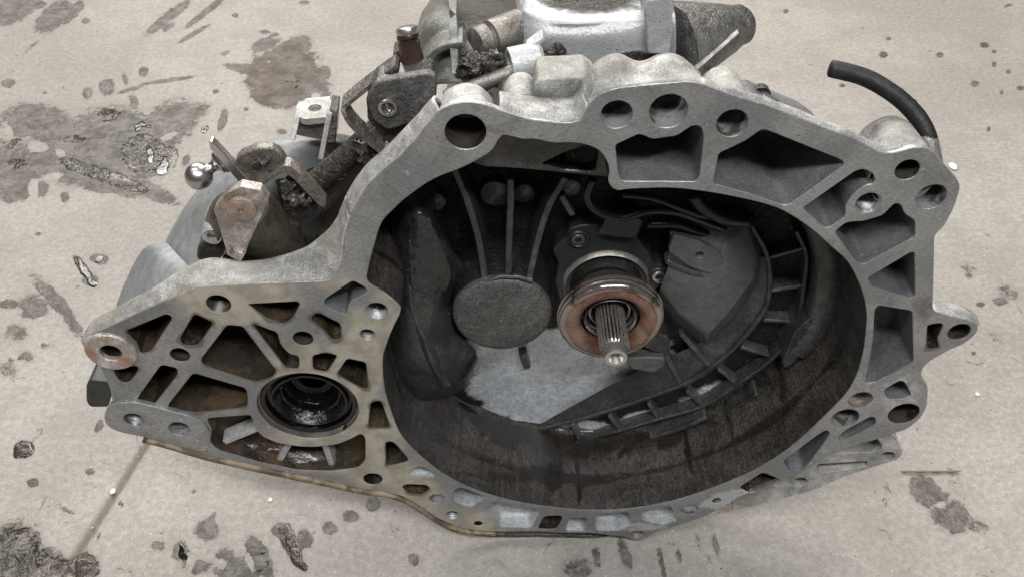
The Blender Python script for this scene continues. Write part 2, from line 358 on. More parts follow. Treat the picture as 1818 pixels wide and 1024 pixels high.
def tube(name, path, rad, mat, parent=gear, n=16, cap=True, wob=0, wf=80, flat=1.0, smooth=6):
    pts = spline(path, smooth) if smooth > 1 else [Vector(p) for p in path]
    m = len(pts); R = rad if callable(rad) else (lambda t: rad)
    tang = [(pts[min(i+1, m-1)]-pts[max(i-1, 0)]).normalized() for i in range(m)]
    u = tang[0].orthogonal().normalized(); loops = []
    for i in range(m):
        u = (u-tang[i]*u.dot(tang[i])).normalized(); v = tang[i].cross(u); r = R(i/(m-1))
        loops.append([pts[i]+(u*math.cos(2*math.pi*k/n)+v*flat*math.sin(2*math.pi*k/n))*r for k in range(n)])
    if cap:
        for e, s in ((0, -1), (-1, 1)):
            c = pts[e]; r = R(0 if e == 0 else 1); base = loops[e]
            extra = [[c+(q-c)*f+tang[e]*s*r*h for q in base] for f, h in ((.86, .12), (.5, .2), (.02, .22))]
            loops = (extra[::-1]+loops) if e == 0 else (loops+extra)
    V, F = loft(loops)
    if wob: V = rough(V, wf, wob)
    return build(name, V, F, mat, parent, 50)
def patch(name, rows, mat, nu=6, nv=6, noise_amp=.0006, ns=60, parent=gear, solid=.002, attrs=None):
    """smooth surface through rows of (x, y, depth) survey points"""
    W = [[P(*p) for p in r] for r in rows]
    R = [spline(r, nu) for r in W]; n = len(R[0])
    cols = [spline([r[i] for r in R], nv) for i in range(n)]
    loops = [[cols[i][k] for i in range(n)] for k in range(len(cols[0]))]
    V, F = loft(loops, closed=False)
    if noise_amp: V = rough(V, ns, noise_amp)
    at = None
    if attrs: at = {k: f(np.array([list(v) for v in V])) for k, f in attrs.items()}
    o = build(name, V, F, mat, parent, 60, attrs=at)
    if solid: mods(o, solid=solid)
    return o
def rib(name, px, width, depth, mat, parent=gear, n=4, wob=.0003, bevel=.0008, taper=1.3):
    """wall standing on the casting: px = (x, y, depth of its crest), width in metres, reaching 'depth' further in"""
    pts = spline([P(*p) for p in px], n) if n > 1 else [P(*p) for p in px]; m = len(pts); loops = []
    for i in range(m):
        t = pts[min(i+1, m-1)]-pts[max(i-1, 0)]; t.y = 0; t.normalize(); s = Vector((t.z, 0, -t.x))*width/2
        dd = Vector((0, depth, 0))
        loops.append([pts[i]+s, pts[i]-s, pts[i]-s*taper+dd, pts[i]+s*taper+dd])
    V, F = loft(loops, True, True, True)
    if wob: V = rough(V, 90, wob)
    return mods(build(name, V, F, mat, parent, 35), bevel, 2)
def blobs(px, L, soft=1.0):
    """sum of soft ellipses (x, y, rx, ry, angle, strength) at the photo points px"""
    out = np.zeros(len(px))
    for x, y, rx, ry, a, s in L:
        a = math.radians(a); dx, dy = px[:,0]-x, px[:,1]-y
        u = (dx*math.cos(a)+dy*math.sin(a))/rx; v = (-dx*math.sin(a)+dy*math.cos(a))/ry
        out = np.maximum(out, s*np.clip(1.5-np.sqrt(u*u+v*v), 0, 1))
    return out

# ================================================================== FLOOR
STAINS = [ # wet dark oil marks on the concrete
 (20,20,40,22,-20,.9),(95,30,38,20,-40,.9),(130,22,30,10,-45,.8),(60,8,22,10,0,.8),(152,38,8,6,0,.8),
 (300,30,60,10,-38,.7),(365,22,48,6,-38,.8),(345,60,36,5,-30,.7),(300,48,16,6,-38,.6),
 (500,130,62,46,-20,1.0),(540,150,45,30,20,.95),(445,125,45,9,10,.9),(470,80,28,12,-20,.8),(520,90,36,20,-30,.9),(490,170,45,22,10,1.),(575,130,14,14,0,.8),
 (400,95,8,4,-20,.7),(383,163,5,4,0,.9),(437,194,5,4,0,.7),(255,128,9,10,20,.8),(80,165,6,4,0,.6),(470,57,10,4,0,.8),(418,28,6,4,0,.9),(488,62,9,4,-10,.7),(540,5,10,4,0,.8),
 (300,143,55,4,-8,.75),(230,160,30,4,-15,.7),(190,155,14,16,10,.75),(155,165,10,12,10,.7),(222,140,6,16,-15,.6),(238,182,8,18,-15,.7),
 (60,215,70,34,0,.75),(20,300,60,55,0,.8),(120,240,80,35,10,.75),(200,240,80,50,0,.85),(130,290,90,40,10,.8),(250,270,60,50,-20,.9),(300,220,60,40,-30,.72),(340,205,40,18,-30,.65),(395,215,8,22,15,.75),(330,285,8,18,20,.6),
 (30,345,30,14,-20,.8),(190,330,80,16,10,.8),(270,340,50,14,25,.8),(115,350,8,10,0,.8),(75,335,12,16,0,.8),(15,148,14,8,-10,.8),(55,85,20,5,-40,.5),(500,235,10,6,0,.7),
 (95,530,60,14,48,.75),(60,545,30,26,20,.7),(130,575,50,12,55,.6),(30,590,25,20,0,.55),(150,480,36,8,55,.9),(176,460,16,9,10,.9),(160,497,14,12,0,.8),(68,416,7,4,0,.7),(15,540,18,10,0,.8),
 (15,655,22,20,0,.5),(45,632,18,12,0,.55),(82,615,16,9,0,.45),
 (42,797,18,16,0,.9),(172,678,10,12,0,.0),(160,836,9,6,0,.8),(58,856,11,9,0,.75),(118,905,22,6,20,.55),(176,756,8,12,30,.8),(175,950,5,10,-10,.6),(118,928,9,4,0,.55),(214,893,4,8,-20,.7),
 (20,985,60,60,0,.9),(75,1000,45,28,0,.85),(150,1005,26,26,-30,1.0),
 (368,940,24,20,30,.75),(372,930,8,24,25,.8),(320,978,16,22,0,.75),(282,968,14,10,0,.7),(303,950,8,6,0,.5),(345,872,6,5,0,.7),(332,840,4,3,0,.8),(425,1010,55,22,0,.75),(350,1005,34,14,0,.65),(400,985,18,18,0,.7),
 (462,990,18,46,-25,.85),(515,965,13,44,-28,.95),(500,940,18,14,0,.9),(542,955,14,18,-20,.85),(586,938,14,14,0,.8),(622,917,18,11,0,.75),(662,895,14,13,0,.85),(700,940,14,22,-25,.35),(735,992,13,13,0,.65),
 (1175,1000,6,34,-10,.7),(1110,985,12,36,-15,.6),(1060,990,10,30,-10,.5),(1240,960,7,20,-15,.45),(1270,965,6,22,-15,.7),(1025,1010,40,26,0,.5),(1060,925,40,6,0,.3),(1205,985,6,16,-10,.6),(1270,930,7,7,0,.4),
 (1640,870,22,30,-30,.95),(1690,915,40,30,25,.75),(1660,880,38,22,30,.6),(1730,930,38,18,20,.5),(1700,860,20,50,-30,.35),
 (1395,20,5,4,0,.9),(1568,98,8,6,0,.9),(1748,80,8,5,0,.9),(1668,98,7,5,0,.9),(1765,92,5,4,0,.8),(1730,149,8,5,0,.9),(1788,11,5,4,0,.9),(1577,69,5,4,0,.7),(1765,115,5,6,0,.7),(1790,128,5,4,0,.7),(1595,160,10,4,0,.8),(1495,152,7,4,0,.8),(1623,180,6,4,0,.7),(1812,157,6,4,0,.9),(1755,230,4,5,0,.8),(1670,262,6,4,0,.5),(1530,50,6,4,0,.5),(1778,165,4,6,0,.7),
 (1720,480,26,16,20,.4),(1790,520,26,18,10,.5),(1775,535,14,8,0,.7),(1740,540,8,5,0,.8),(1720,490,8,5,0,.7),(1705,570,7,5,0,.0),(1728,627,5,3,0,.9),(1770,600,20,10,30,.4),
]
DRY = [(70,262,14,7,0,.8),(108,272,10,6,20,.7),(352,252,7,16,30,.8),(374,232,6,14,25,.8),(330,262,6,14,30,.7),(60,332,8,12,0,.7),(142,348,7,9,0,.8),(98,312,14,5,-10,.7),(200,350,8,6,0,.7),(12,235,8,14,0,.6),(232,296,14,5,20,.5),(300,242,16,5,-25,.6),(75,575,10,12,0,.5),(480,112,10,5,-30,.5),(560,170,8,6,0,.7),(445,1000,6,16,-20,.6),(395,1000,7,10,0,.6),(340,1000,6,12,0,.5),(1672,895,8,5,20,.4)]
BROWN = [(490,150,60,50,0,1.0),(545,120,40,40,0,.8),(470,170,30,40,0,.9),(520,95,40,30,0,.7),(60,715,0.1,0.1,0,0),(62,888,14,8,0,.5),(150,1005,26,26,0,.7)]
WETGL = [(255,272,40,36,0,1),(150,300,60,14,20,.8),(210,320,70,14,20,.8),(300,280,18,22,0,.9),(130,245,50,14,0,.5),(20,255,30,20,0,.5),(30,290,24,14,0,.6),(195,205,30,20,0,.6),
 (150,480,30,8,55,1),(20,985,60,60,0,.8),(80,1010,50,30,0,.8),(150,1005,26,26,0,1),(510,960,10,30,-28,.9),(470,990,14,34,-25,.5),(42,797,18,16,0,1),(520,150,30,14,0,.5),(440,1015,50,16,0,.4)]
def floor():
    def axis(lo, hi, st, far):
        a = list(np.arange(lo, hi, st)); s = st; x = a[-1]
        out = []
        while x < far: s *= 1.6; x += s; out.append(x)
        neg = []; s = st; x = lo
        while x > -far: s *= 1.6; x -= s; neg.append(x)
        return np.array(neg[::-1]+a+out)
    X = axis(-.86, .86, .0032, 7); Y = axis(-.08, 1.16, .0032, 7)
    # saw-cut joint between the slabs
    j0, j1 = PF(118, 1012), PF(262, 784); jd = (j1-j0).normalized(); jn = Vector((jd.y, -jd.x, 0))
    gx, gy = np.meshgrid(X, Y); n0, n1 = len(Y), len(X)
    pts = np.stack([gx.ravel(), gy.ravel(), np.zeros(gx.size)], 1)
    dist = (pts[:,0]-j0.x)*jn.x+(pts[:,1]-j0.y)*jn.y
    px = proj(pts); vis = (px[:,0] > -150) & (px[:,0] < 1970) & (px[:,1] > -150) & (px[:,1] < 1170) & (pts[:,1] > -.4)
    wet = np.zeros(len(pts)); br = wet.copy(); gl = wet.copy()
    wet[vis] = blobs(px[vis], STAINS)-blobs(px[vis], DRY); br[vis] = blobs(px[vis], BROWN); gl[vis] = blobs(px[vis], WETGL)
    slot = np.exp(-(dist/.0042)**4)*(pts[:,1] < .42)
    pts[:,2] = -.0022*slot
    idx = np.arange(n0*n1).reshape(n0, n1)
    F = np.stack([idx[:-1,:-1], idx[:-1,1:], idx[1:,1:], idx[1:,:-1]], -1).reshape(-1, 4)
    me = bpy.data.meshes.new('ground'); me.vertices.add(len(pts)); me.vertices.foreach_set('co', pts.ravel())
    me.loops.add(F.size); me.loops.foreach_set('vertex_index', F.ravel()); me.polygons.add(len(F))
    me.polygons.foreach_set('loop_start', np.arange(0, F.size, 4)); me.update(calc_edges=True); me.validate()
    for k, a in (('wet', wet), ('brown', br), ('gloss', gl), ('joint', np.exp(-(dist/.0045)**4)*(pts[:,1] < .42))):
        at = me.attributes.new(k, 'FLOAT', 'POINT'); at.data.foreach_set('value', a.astype(np.float32))
    me.polygons.foreach_set('use_smooth', [True]*len(me.polygons))
    o = bpy.data.objects.new('ground', me); sc.collection.objects.link(o)
    setp(o, 'worn beige grey concrete workshop floor with oil stains', None, None, 'structure')
    s = NT('oil_stained_concrete')
    a = s.noise(3.2, 6, .6); b = s.noise(24, 7, .68); c3 = s.noise(330, 5, .7); gr = s.noise(900, 2, .6)
    c = s.mix(s.step(a, .38, .62), (.298,.277,.254), (.368,.346,.320))
    c = s.mul(.5, c, s.mix(s.step(s.noise(150, 6, .7), .36, .64), (.72,.71,.70), (1.22,1.22,1.2)))
    c = s.mul(.9, c, s.mix(s.step(gr, .34, .66), (.84,.83,.82), (1.14,1.14,1.13)))
    c = s.mix(s.step(b, .46, .64, 0, .45), c, (.27,.246,.220))
    c = s.mix(s.step(c3, .59, .67, 0, .5), c, (.62,.58,.52))
    c = s.mix(s.step(c3, .40, .33, 0, .5), c, (.17,.15,.13))
    c = s.mix(s.step(s.voro(95), .14, .07, 0, .65), c, s.mix(s.noise(30, 2), (.16,.13,.11), (.74,.71,.66)))
    c = s.mix(s.step(s.noise(34, 8, .75, 1.0), .635, .66, 0, .7), c, (.10,.082,.066))
    scr = s.noise(60, 3, .5, 0, s.map((1, 14, 1), (0, 0, .9)))
    c = s.mix(s.step(scr, .7, .76, 0, .35), c, (.66,.62,.57))
    nz = s.math('ADD', s.math('MULTIPLY', s.math('SUBTRACT', s.noise(75, 7, .7, .7), .5), 1.1), s.math('MULTIPLY', s.math('SUBTRACT', s.noise(320, 3), .5), .25))
    wm = s.step(s.math('ADD', s.attr('wet'), nz), .38, .60)
    wcol = s.mix(s.step(s.noise(55, 7, .75, .5), .40, .60), (.05,.043,.037), (.15,.133,.117))
    wcol = s.mul(.8, wcol, s.mix(s.step(c3, .38, .62), (.6,.6,.6), (1.3,1.3,1.3)))
    wcol = s.mix(s.step(s.math('ADD', s.attr('brown'), s.math('MULTIPLY', nz, .5)), .3, .8), wcol, s.mix(s.step(s.noise(50, 6, .7), .42, .6), (.035,.023,.012), (.095,.066,.038)))
    halo = s.step(s.math('ADD', s.attr('wet'), s.math('MULTIPLY', nz, .6)), .12, .55, 0, .38)
    c = s.mix(halo, c, (.20,.178,.152))
    c = s.mix(s.math('MULTIPLY', wm, .9), c, wcol)
    glm = s.step(s.math('ADD', s.attr('gloss'), nz), .5, .62)
    c = s.mix(s.math('MULTIPLY', s.math('MULTIPLY', glm, wm), s.step(s.noise(90, 5, .7, .8), .5, .58)), c, (.03,.022,.016))
    c = s.mix(s.attr('joint'), c, s.mix(s.noise(220, 5), (.10,.083,.068), (.21,.18,.15)))
    ro = s.mix(wm, (.72,)*3, s.mix(s.step(s.noise(28, 5, .7), .42, .6), (.6,)*3, (.34,)*3)); ro = s.mix(glm, ro, (.07,)*3)
    n = s.bump(s.math('ADD', c3, s.math('MULTIPLY', gr, .5)), .0007)
    n = s.bump(s.math('MULTIPLY', s.math('MAXIMUM', glm, s.math('MULTIPLY', wm, .3)), s.noise(75, 4, .6, .6)), .0045, 1, n)
    s.put(c, s.b.inputs['Base Color']); s.put(ro, s.b.inputs['Roughness']); s.put(n, s.b.inputs['Normal'])
    me.materials.append(s.m)
floor()
# ================================================================== BELL HOUSING CASTING
OUTER = [(152,612),(156,600),(163,592),(173,590),(240,558),(321,521),(349,508),(411,504.5),(470,502),(530,500.5),(575,499),(592,494),(603,472),(611,448),(612,420),(621,382),(650,334),(671,312),(706,281),(737,250),(761,219),(780,196),(804,184),(831,180.5),(862,185.5),(889,196),(936,211),(985,217),(1010,219),(1030,214),(1040,200),(1047,184),(1069,164),(1100,156),(1160,150),(1221,144.5),(1244,148),(1300,169),(1358,186),(1456,224),(1519,248),(1554,267),(1573,273),(1597,269),(1620,262),(1644,262),(1660,273),(1690,309),(1702,322),(1705,335),(1694,369),(1676,403),(1659,418),(1658.5,460),(1656,553),(1690,562),(1723,570.5),(1737,577),(1735,591),(1714,609),(1680,624),(1652,640),(1638,653),(1634,667),(1648,685),(1646,721),(1634,743),(1611,761),(1562,778),(1476,803),(1427,838),(1385,852),(1306,884),(1302,889),(1252,916),(1203,932.5),(1170,941),(1150,953),(1129,960),(1112,953),(1049,945.5),(1000,946),(955,942.5),(879,943),(841,940.6),(816,935.6),(778,920),(752,902.5),(727,886),(709,878),(684,872),(651,868),(600,857),(500,836),(414,817),(364,806),(290,783),(207,765.6),(188,755),(184,738),(192,722),(200,713),(196,690),(178,652),(158,632)]
INNER = [(950,248),(928,247.5),(905,242),(894,241),(884,250),(876,264),(862,276),(823,297),(769,319),(722,351),(700,371),(677,397),(663,441),(652,485),(653,499),(662,507),(685,521),(709,542),(710,556),(698,581),(686,612),(679.5,640),(683,690),(697,737),(711,770),(737,800),(778,834),(823,860),(874,879),(930,892.5),(1000,902),(1050,905),(1104,903.6),(1178,892.6),(1252,870.6),(1335,836),(1401,795),(1458,744),(1508,690),(1530,636),(1538,580),(1538,550),(1530,515),(1508,469),(1475,437),(1433,401),(1378,369),(1300,349),(1240,339),(1186,334),(1120,336),(1098,338.5),(1086,333),(1080,320),(1082,303),(1078,288),(1066,270),(1045,259),(1018,254),(983,254)]
POCKETS = [ # outline, depth, material, draft
 ([(222,588),(296,557),(307,564),(267,623),(250,629),(243,608)],.042,'cast_oily',.1),
 ([(345,557),(379,573),(353,610),(343,614),(325,612),(319,601)],.030,'cast_oily',.06),
 ([(286,647),(313.6,653),(316,663),(270.6,722),(243,714),(246,704)],.042,'cast_oily',.05),
 ([(200,657),(241,649),(247,655),(231.6,677),(218,680),(208,671)],.026,'cast_oily',.1),
 ([(403,577),(431,579),(443,596),(491,659),(482,670),(454,678),(360.5,648),(356,639)],.046,'cast_oily',.12),
 ([(343,662),(436.6,689),(440,705),(438.6,722),(349,732),(302,726),(298,719)],.046,'cast_oily',.1),
 ([(439,540),(529,535),(533,541),(517,567),(503.5,575),(478,567)],.026,'cast_oily',.12),
 ([(447,574),(492,590),(498,612),(513,628),(531,632),(531,654),(509,654)],.042,'cast_oily',.1),
 ([(550,565),(564,554.5),(605,575),(605,602),(591,604),(576,586.5)],.028,'cast_oily',.1),
 ([(554,631),(578,626),(600,631),(580,660),(556,656)],.026,'cast_oily',.1),
 ([(616,636),(650,643),(653,690),(644,690),(598,664)],.030,'cast_oily',.1),
 ([(576,532),(626.5,498),(650,511),(652,519),(621,534),(615,557),(607,557),(576,541.5)],.022,'cast_blue',.12),
 ([(658,715),(669.5,711),(677,713),(692,754),(689,759),(654,760)],.03,'cast_oily',.08),
 ([(684,785),(694,783),(701.6,787),(725.7,815),(722,820),(686,828)],.028,'cast_oily',.1),
 ([(724,837),(742,827.6),(752,829),(773,841.6),(770,848),(727,843)],.009,'cast_clean',.2),
 ([(712,864),(720.6,859),(757.5,860.6),(764,867),(748.6,878),(727,877)],.012,'cast_oily',.15),
 ([(803,888),(806,870),(816,865),(826,867),(859,881),(860,886),(840,901),(820,897)],.017,'cast_clean',.1),
 ([(858,906),(877,888.6),(958,905),(959,909),(943,937),(887,935.6),(879,920)],.015,'cast_clean',.08),
 ([(954,938),(966,916),(995,914.6),(999,919),(988.5,939)],.04,'hole_dark',.05),
 ([(1002,942),(1012,919),(1042,919),(1043,923),(1039,943)],.014,'cast_clean',.08),
 ([(1056,941),(1058,913),(1118,908),(1121,930),(1104,936),(1093,942)],.015,'cast_clean',.08),
 ([(1137,908),(1192,897),(1195,910.5),(1206,923),(1178,932),(1159,928),(1140,924)],.014,'cast_clean',.1),
 ([(1312,865),(1354,838),(1385,851),(1382,862),(1330,875)],.017,'cast_oily',.04),
 ([(1390,818),(1450,773),(1467,763),(1475,768),(1445,811),(1427,833),(1401,836)],.022,'cast_blue',.08),
 ([(1487.6,777),(1500,764),(1544,740),(1555,740),(1555,753),(1508,776),(1492,783)],.012,'cast_blue',.15),
 ([(1568.5,692),(1598,675),(1607,678),(1619,702),(1600,708),(1575,708)],.02,'cast_blue',.1),
 ([(1553,550),(1560,542),(1620,552),(1622,642),(1555,678),(1535,680),(1543,645),(1550.5,600)],.046,'cast_blue',.14),
 ([(1540,494),(1616,449),(1624,448),(1625,526),(1616,529),(1548,508)],.048,'cast_blue',.14),
 ([(1646,577),(1669.6,573),(1675,577),(1663,600),(1668,618),(1646,620)],.018,'cast_oily',.1),
 ([(1481.6,412),(1503,395),(1534,393),(1567,383),(1589,361),(1600,364),(1606,380),(1625,392),(1625,420),(1532,470),(1518,462)],.055,'cast_blue',.14),
 ([(1425,370),(1519,304),(1534,300),(1552,310),(1554,325.6),(1534,329.5),(1511,349),(1501,366),(1501,385),(1472,404),(1464,404)],.052,'cast_blue',.12),
 ([(1276,273),(1300,262),(1323,251),(1339,240),(1351,231),(1363,232),(1495,285),(1500,292),(1491,300),(1402,363),(1390,364),(1335,345),(1266,326)],.068,'cast_blue',.16),
 ([(1092,258),(1135,238),(1158.6,248),(1201.6,242),(1229,223.4),(1244.5,224.6),(1250,242),(1242.6,312.5),(1235,323),(1162,322),(1104,322),(1098,310)],.068,'cast_blue',.12),
]
HOLES = [ # x, y, rx, material, depth, thread
 (388,540,22,'hole_dark',.030,1),(319.5,630,17.5,'hole_dark',.03,0),(538,601,18,'hole_dark',.026,0),(669,552,20,'hole',.022,1),(652,594,13.5,'hole',.016,1),
 (662,850,17,'hole_dark',.02,0),(776,885,14,'hole',.006,0),(803,914.5,12.5,'hole',.018,1),(849,929,7.5,'hole_dark',.01,0),(1225,904,15,'hole',.004,0),(1272,888.5,8,'hole',.006,0),(1131.5,949,13,'rust',.008,0),
 (1528,710,21,'rust',.014,0),(1501,742,24,'hole',.024,0),(1604.5,734,27,'hole_dark',.02,0),(1703,589,19.5,'hole_dark',.02,0),
 (1095,204,28.5,'hole',.04,0),(1187,198,34.5,'hole',.04,2),(1300,219.5,28,'hole',.04,0),(1611,302,21.5,'hole_dark',.04,0),(1541.4,361,22,'hole',.026,1),(1653.5,350,26.5,'hole',.034,0),(826.6,235,37,'hole_dark',.035,0)]
def wr(x, y, rx, d=0): return (P(x+rx, y, d)-P(x-rx, y, d)).length/2
BV = .00055
FILM = [(420,530,120,50,0,.9),(640,640,40,90,0,1),(560,660,110,70,0,.7),(600,500,60,20,0,.7),(660,790,60,80,0,1),(720,860,70,40,30,1),(560,800,100,40,10,.9),(330,770,60,30,10,.7),(850,930,110,30,0,.7),(1050,930,80,20,0,.35),(690,560,40,50,0,.7),(388,548,40,30,0,.7),(760,280,60,40,-40,.35),(1000,232,60,16,0,.3),(1640,600,40,60,0,.4)]
GRIM = [(230,690,40,40,0,.35),(250,560,90,18,-25,.5),(880,232,50,10,20,.55),(1470,250,80,16,20,.1),(1330,165,60,8,20,.3),(1640,545,30,34,-20,.6),(1660,300,20,12,0,.25),(300,730,90,10,5,.6),(500,655,70,8,0,.35),(1590,720,50,40,0,.3),(1440,840,60,20,-20,.4),(860,900,160,8,15,.2),(1640,470,16,60,0,.25)]
RUSTF = [(198,621,52,36,20,.42),(655,702,8,40,0,.2),(690,350,14,9,0,.0)]
OXI = [(1290,885,60,16,-15,1),(1130,935,70,10,0,.8),(1600,700,50,60,0,.7),(1540,680,30,60,0,.6),(1440,800,50,40,-40,.6),(730,300,30,40,-40,.5),(640,380,20,60,20,.25),(1430,230,60,14,20,.3),(1470,830,60,20,-20,.8),(1050,943,60,5,0,.6)]
outer = dedupe(plane(fillet(OUTER, 9, 3)), .0006)
inner = dedupe(plane(spline([Vector((a, b, 0)) for a, b in INNER], 5, True)), .0006)
ear_holes = [(198,621,21),(237,745,18),(318,761,19)]
pocks = [dedupe(plane(fillet(p[0], 6.5, 4)), .0005) for p in POCKETS]
holes = [circle(P(h[0], h[1]).x, P(h[0], h[1]).z, wr(*h[:3]), 40) for h in HOLES]
sealc = P(547, 722); sealr = wr(547, 722, 90)
lower = dedupe(plane(fillet([(366,742),(446,736),(449,752),(463,773),(492,786),(530,792),(560,793),(600,788),(625,778),(637,770),(645,771),(649,780),(649,817),(636,830),(590,836),(530,834),(470,822),(388,799),(373,786),(376,764)], 7, 3)), .0005)
allin = pocks + holes + [circle(P(x, y).x, P(x, y).z, wr(x, y, r), 32) for x, y, r in ear_holes] + [circle(sealc.x, sealc.z, sealr, 56), lower]
grid = []
g = np.arange(-.36, .36, .0045)
front = [offset(outer, -BV), offset(inner, BV)] + [offset(L, BV) for L in allin]
lim_z = [p.y for p in outer]; zg = np.arange(min(lim_z), max(lim_z), .0045)
for x in g:
    for z in zg: grid.append(Vector((x+rnd.uniform(-.001,.001), z+rnd.uniform(-.001,.001))))
V2, F2 = cdt(front, grid)
used = sorted({i for f in F2 for i in f}); rm = {k: i for i, k in enumerate(used)}
V = [Vector((V2[k].x, 0, V2[k].y)) for k in used]; F = [tuple(rm[i] for i in f) for f in F2]
for a, b, t in [(front[0], outer, .0035)] + [(front[i+1], L, .0009) for i, L in enumerate([inner]+allin)]:
    n = len(a); o = len(V)
    V += [Vector((p.x, 0, p.y)) for p in a] + [Vector((p.x, BV*.8, p.y)) for p in b] + [Vector((p.x, t, p.y)) for p in b]
    for k in (0, 1):
        for i in range(n): F.append((o+k*n+i, o+k*n+(i+1) % n, o+(k+1)*n+(i+1) % n, o+(k+1)*n+i))
pv = proj([list(v) for v in V]); va = np.array([[v.x, v.z] for v in V]); near = np.full(len(V), 9.0)
for pk, L in zip(POCKETS, pocks):
    if pk[2] == 'cast_oily':
        for q in L: near = np.minimum(near, np.hypot(va[:,0]-q.x, va[:,1]-q.y))
edge = np.clip(1-near/.0045, 0, 1)*np.array([.38+1.3*max(0, noise.noise(Vector((a*45, 3, b*45)))+.25) for a, b in va])
build('machined_flange', V, F, 'face', gear, 30, attrs={'film': blobs(pv, FILM), 'grime_tone': np.maximum(blobs(pv, GRIM), edge), 'rust': blobs(pv, RUSTF), 'oxide': blobs(pv, OXI)})
def cup(name, L, depth, mat, draft, y0=.0008, noise_amp=.0005, rings=6):
    c = sum(L, Vector((0,0)))/len(L); loops = []
    for k in range(rings+1):
        t = k/rings; y = y0+(depth-y0)*t; f = 1-draft*t-(.10 if k == rings else 0)*1
        loops.append([Vector((c.x+(p.x-c.x)*f, y, c.y+(p.y-c.y)*f)) for p in L])
    V, F = loft(loops); n = len(L); o = rings*n
    V2, F2 = cdt([[Vector((v.x, v.z)) for v in loops[-1]]])
    if len(V2) == n: F += [tuple(o+i for i in f) for f in F2]
    V = [v if i < n else v+N3(v, 70, noise_amp)+N3(v, 220, noise_amp*.4) for i, v in enumerate(V)]
    return build(name, V, F, mat, gear, 70)
for (q, depth, mat, dr), L in zip(POCKETS, pocks): cup('casting_pocket', L, depth, mat, dr)
# lower left pocket under the seal: a shallow oily tray with ribs
cup('casting_pocket', lower, .020, 'cast_oily', .06)
for a, b in (((468,757,.006),(398,786,.006)), ((517,780,.006),(494,822,.006)), ((575,786,.006),(592,833,.006))):
    rib('casting_rib', [a, b], .0052, .013, 'cast', n=1)
for h, L in zip(HOLES, holes):
    x, y, rx, mat, dep, thr = h; r = wr(x, y, rx); c = P(x, y)
    prof = [(r, .0008)]
    if thr == 1:
        k = .0022
        while k < dep:
            prof += [(r*.88, k), (r*.985, k+.0011)]; k += .0023
    elif thr == 2: prof += [(r*.97, .012), (r*.80, .0125), (r*.78, dep*.8), (r*.55, dep*.8)]
    prof += [(prof[-1][0]*.99, dep)]
    hb = lathe('threaded_hole' if thr == 1 else 'bolt_hole', c, prof, mat, n=40)
    hq = lathe('hole_bottom', c, [(prof[-1][0], dep-.0002), (prof[-1][0]*.3, dep+.002), (0, dep+.0025)], 'bore_end' if dep > .009 else mat, n=24); hq.parent = hb
# raised rim round the far left hole and the pad of the lower left corner
c = P(198, 621); r1 = wr(198, 621, 46); r0 = wr(198, 621, 20)
lathe('mounting_ear', c, [(r0*.9, .02), (r0*.96, -.0022), (r0*1.06, -.003), (r1*.94, -.003), (r1, -.0018), (r1*1.02, .012)], 'rust', n=56, wob=.0003)
lathe('bolt_hole', c, [(r0*.93, .001), (r0*.9, .03), (0, .031)], 'hole_dark')
PAD = [(184,738),(190,724),(205,716),(232,713),(262,718),(302,729),(338,738),(362,752),(374,770),(372,790),(364,802),(335,795),(290,781),(207,765.6),(188,755)]
pad = dedupe(plane(fillet(PAD, 8, 3), -.003), .0005)
ph = [circle(P(x, y, -.003).x, P(x, y, -.003).z, wr(x, y, r, -.003), 36) for x, y, r in ((237,745,17.5),(318,761,18.5))]
fr = [offset(pad, -BV)]+[offset(L, BV) for L in ph]; V2, F2 = cdt(fr, [p for p in grid if 0])
V = [Vector((p.x, -.003, p.y)) for p in V2]; F = list(F2)
for a, b, t in [(fr[0], pad, .001)]+[(fr[i+1], L, -.001) for i, L in enumerate(ph)]:
    n = len(a); o = len(V)
    V += [Vector((p.x, -.003, p.y)) for p in a]+[Vector((p.x, -.003+BV, p.y)) for p in b]+[Vector((p.x, t, p.y)) for p in b]
    for k in (0, 1):
        for i in range(n): F.append((o+k*n+i, o+k*n+(i+1) % n, o+(k+1)*n+(i+1) % n, o+(k+1)*n+i))
build('corner_pad', V, F, 'face', gear, 30)
for i, (x, y, r) in enumerate(((237,745,17.5),(318,761,18.5))):
    c = P(x, y, -.003); r = wr(x, y, r, -.003); prof = [(r, .001)]
    if i == 0:
        k = .002
        while k < .02: prof += [(r*.9, k), (r*.985, k+.0009)]; k += .0018
    prof += [(r*.9, .014 if i else .024)]
    lathe('bolt_hole' if i else 'threaded_hole', c, prof, 'hole', n=36)
    lathe('hole_bottom', c, [(r*.9, .0138 if i else .0238), (0, .015 if i else .025)], 'hole' if i else 'bore_end', n=24)
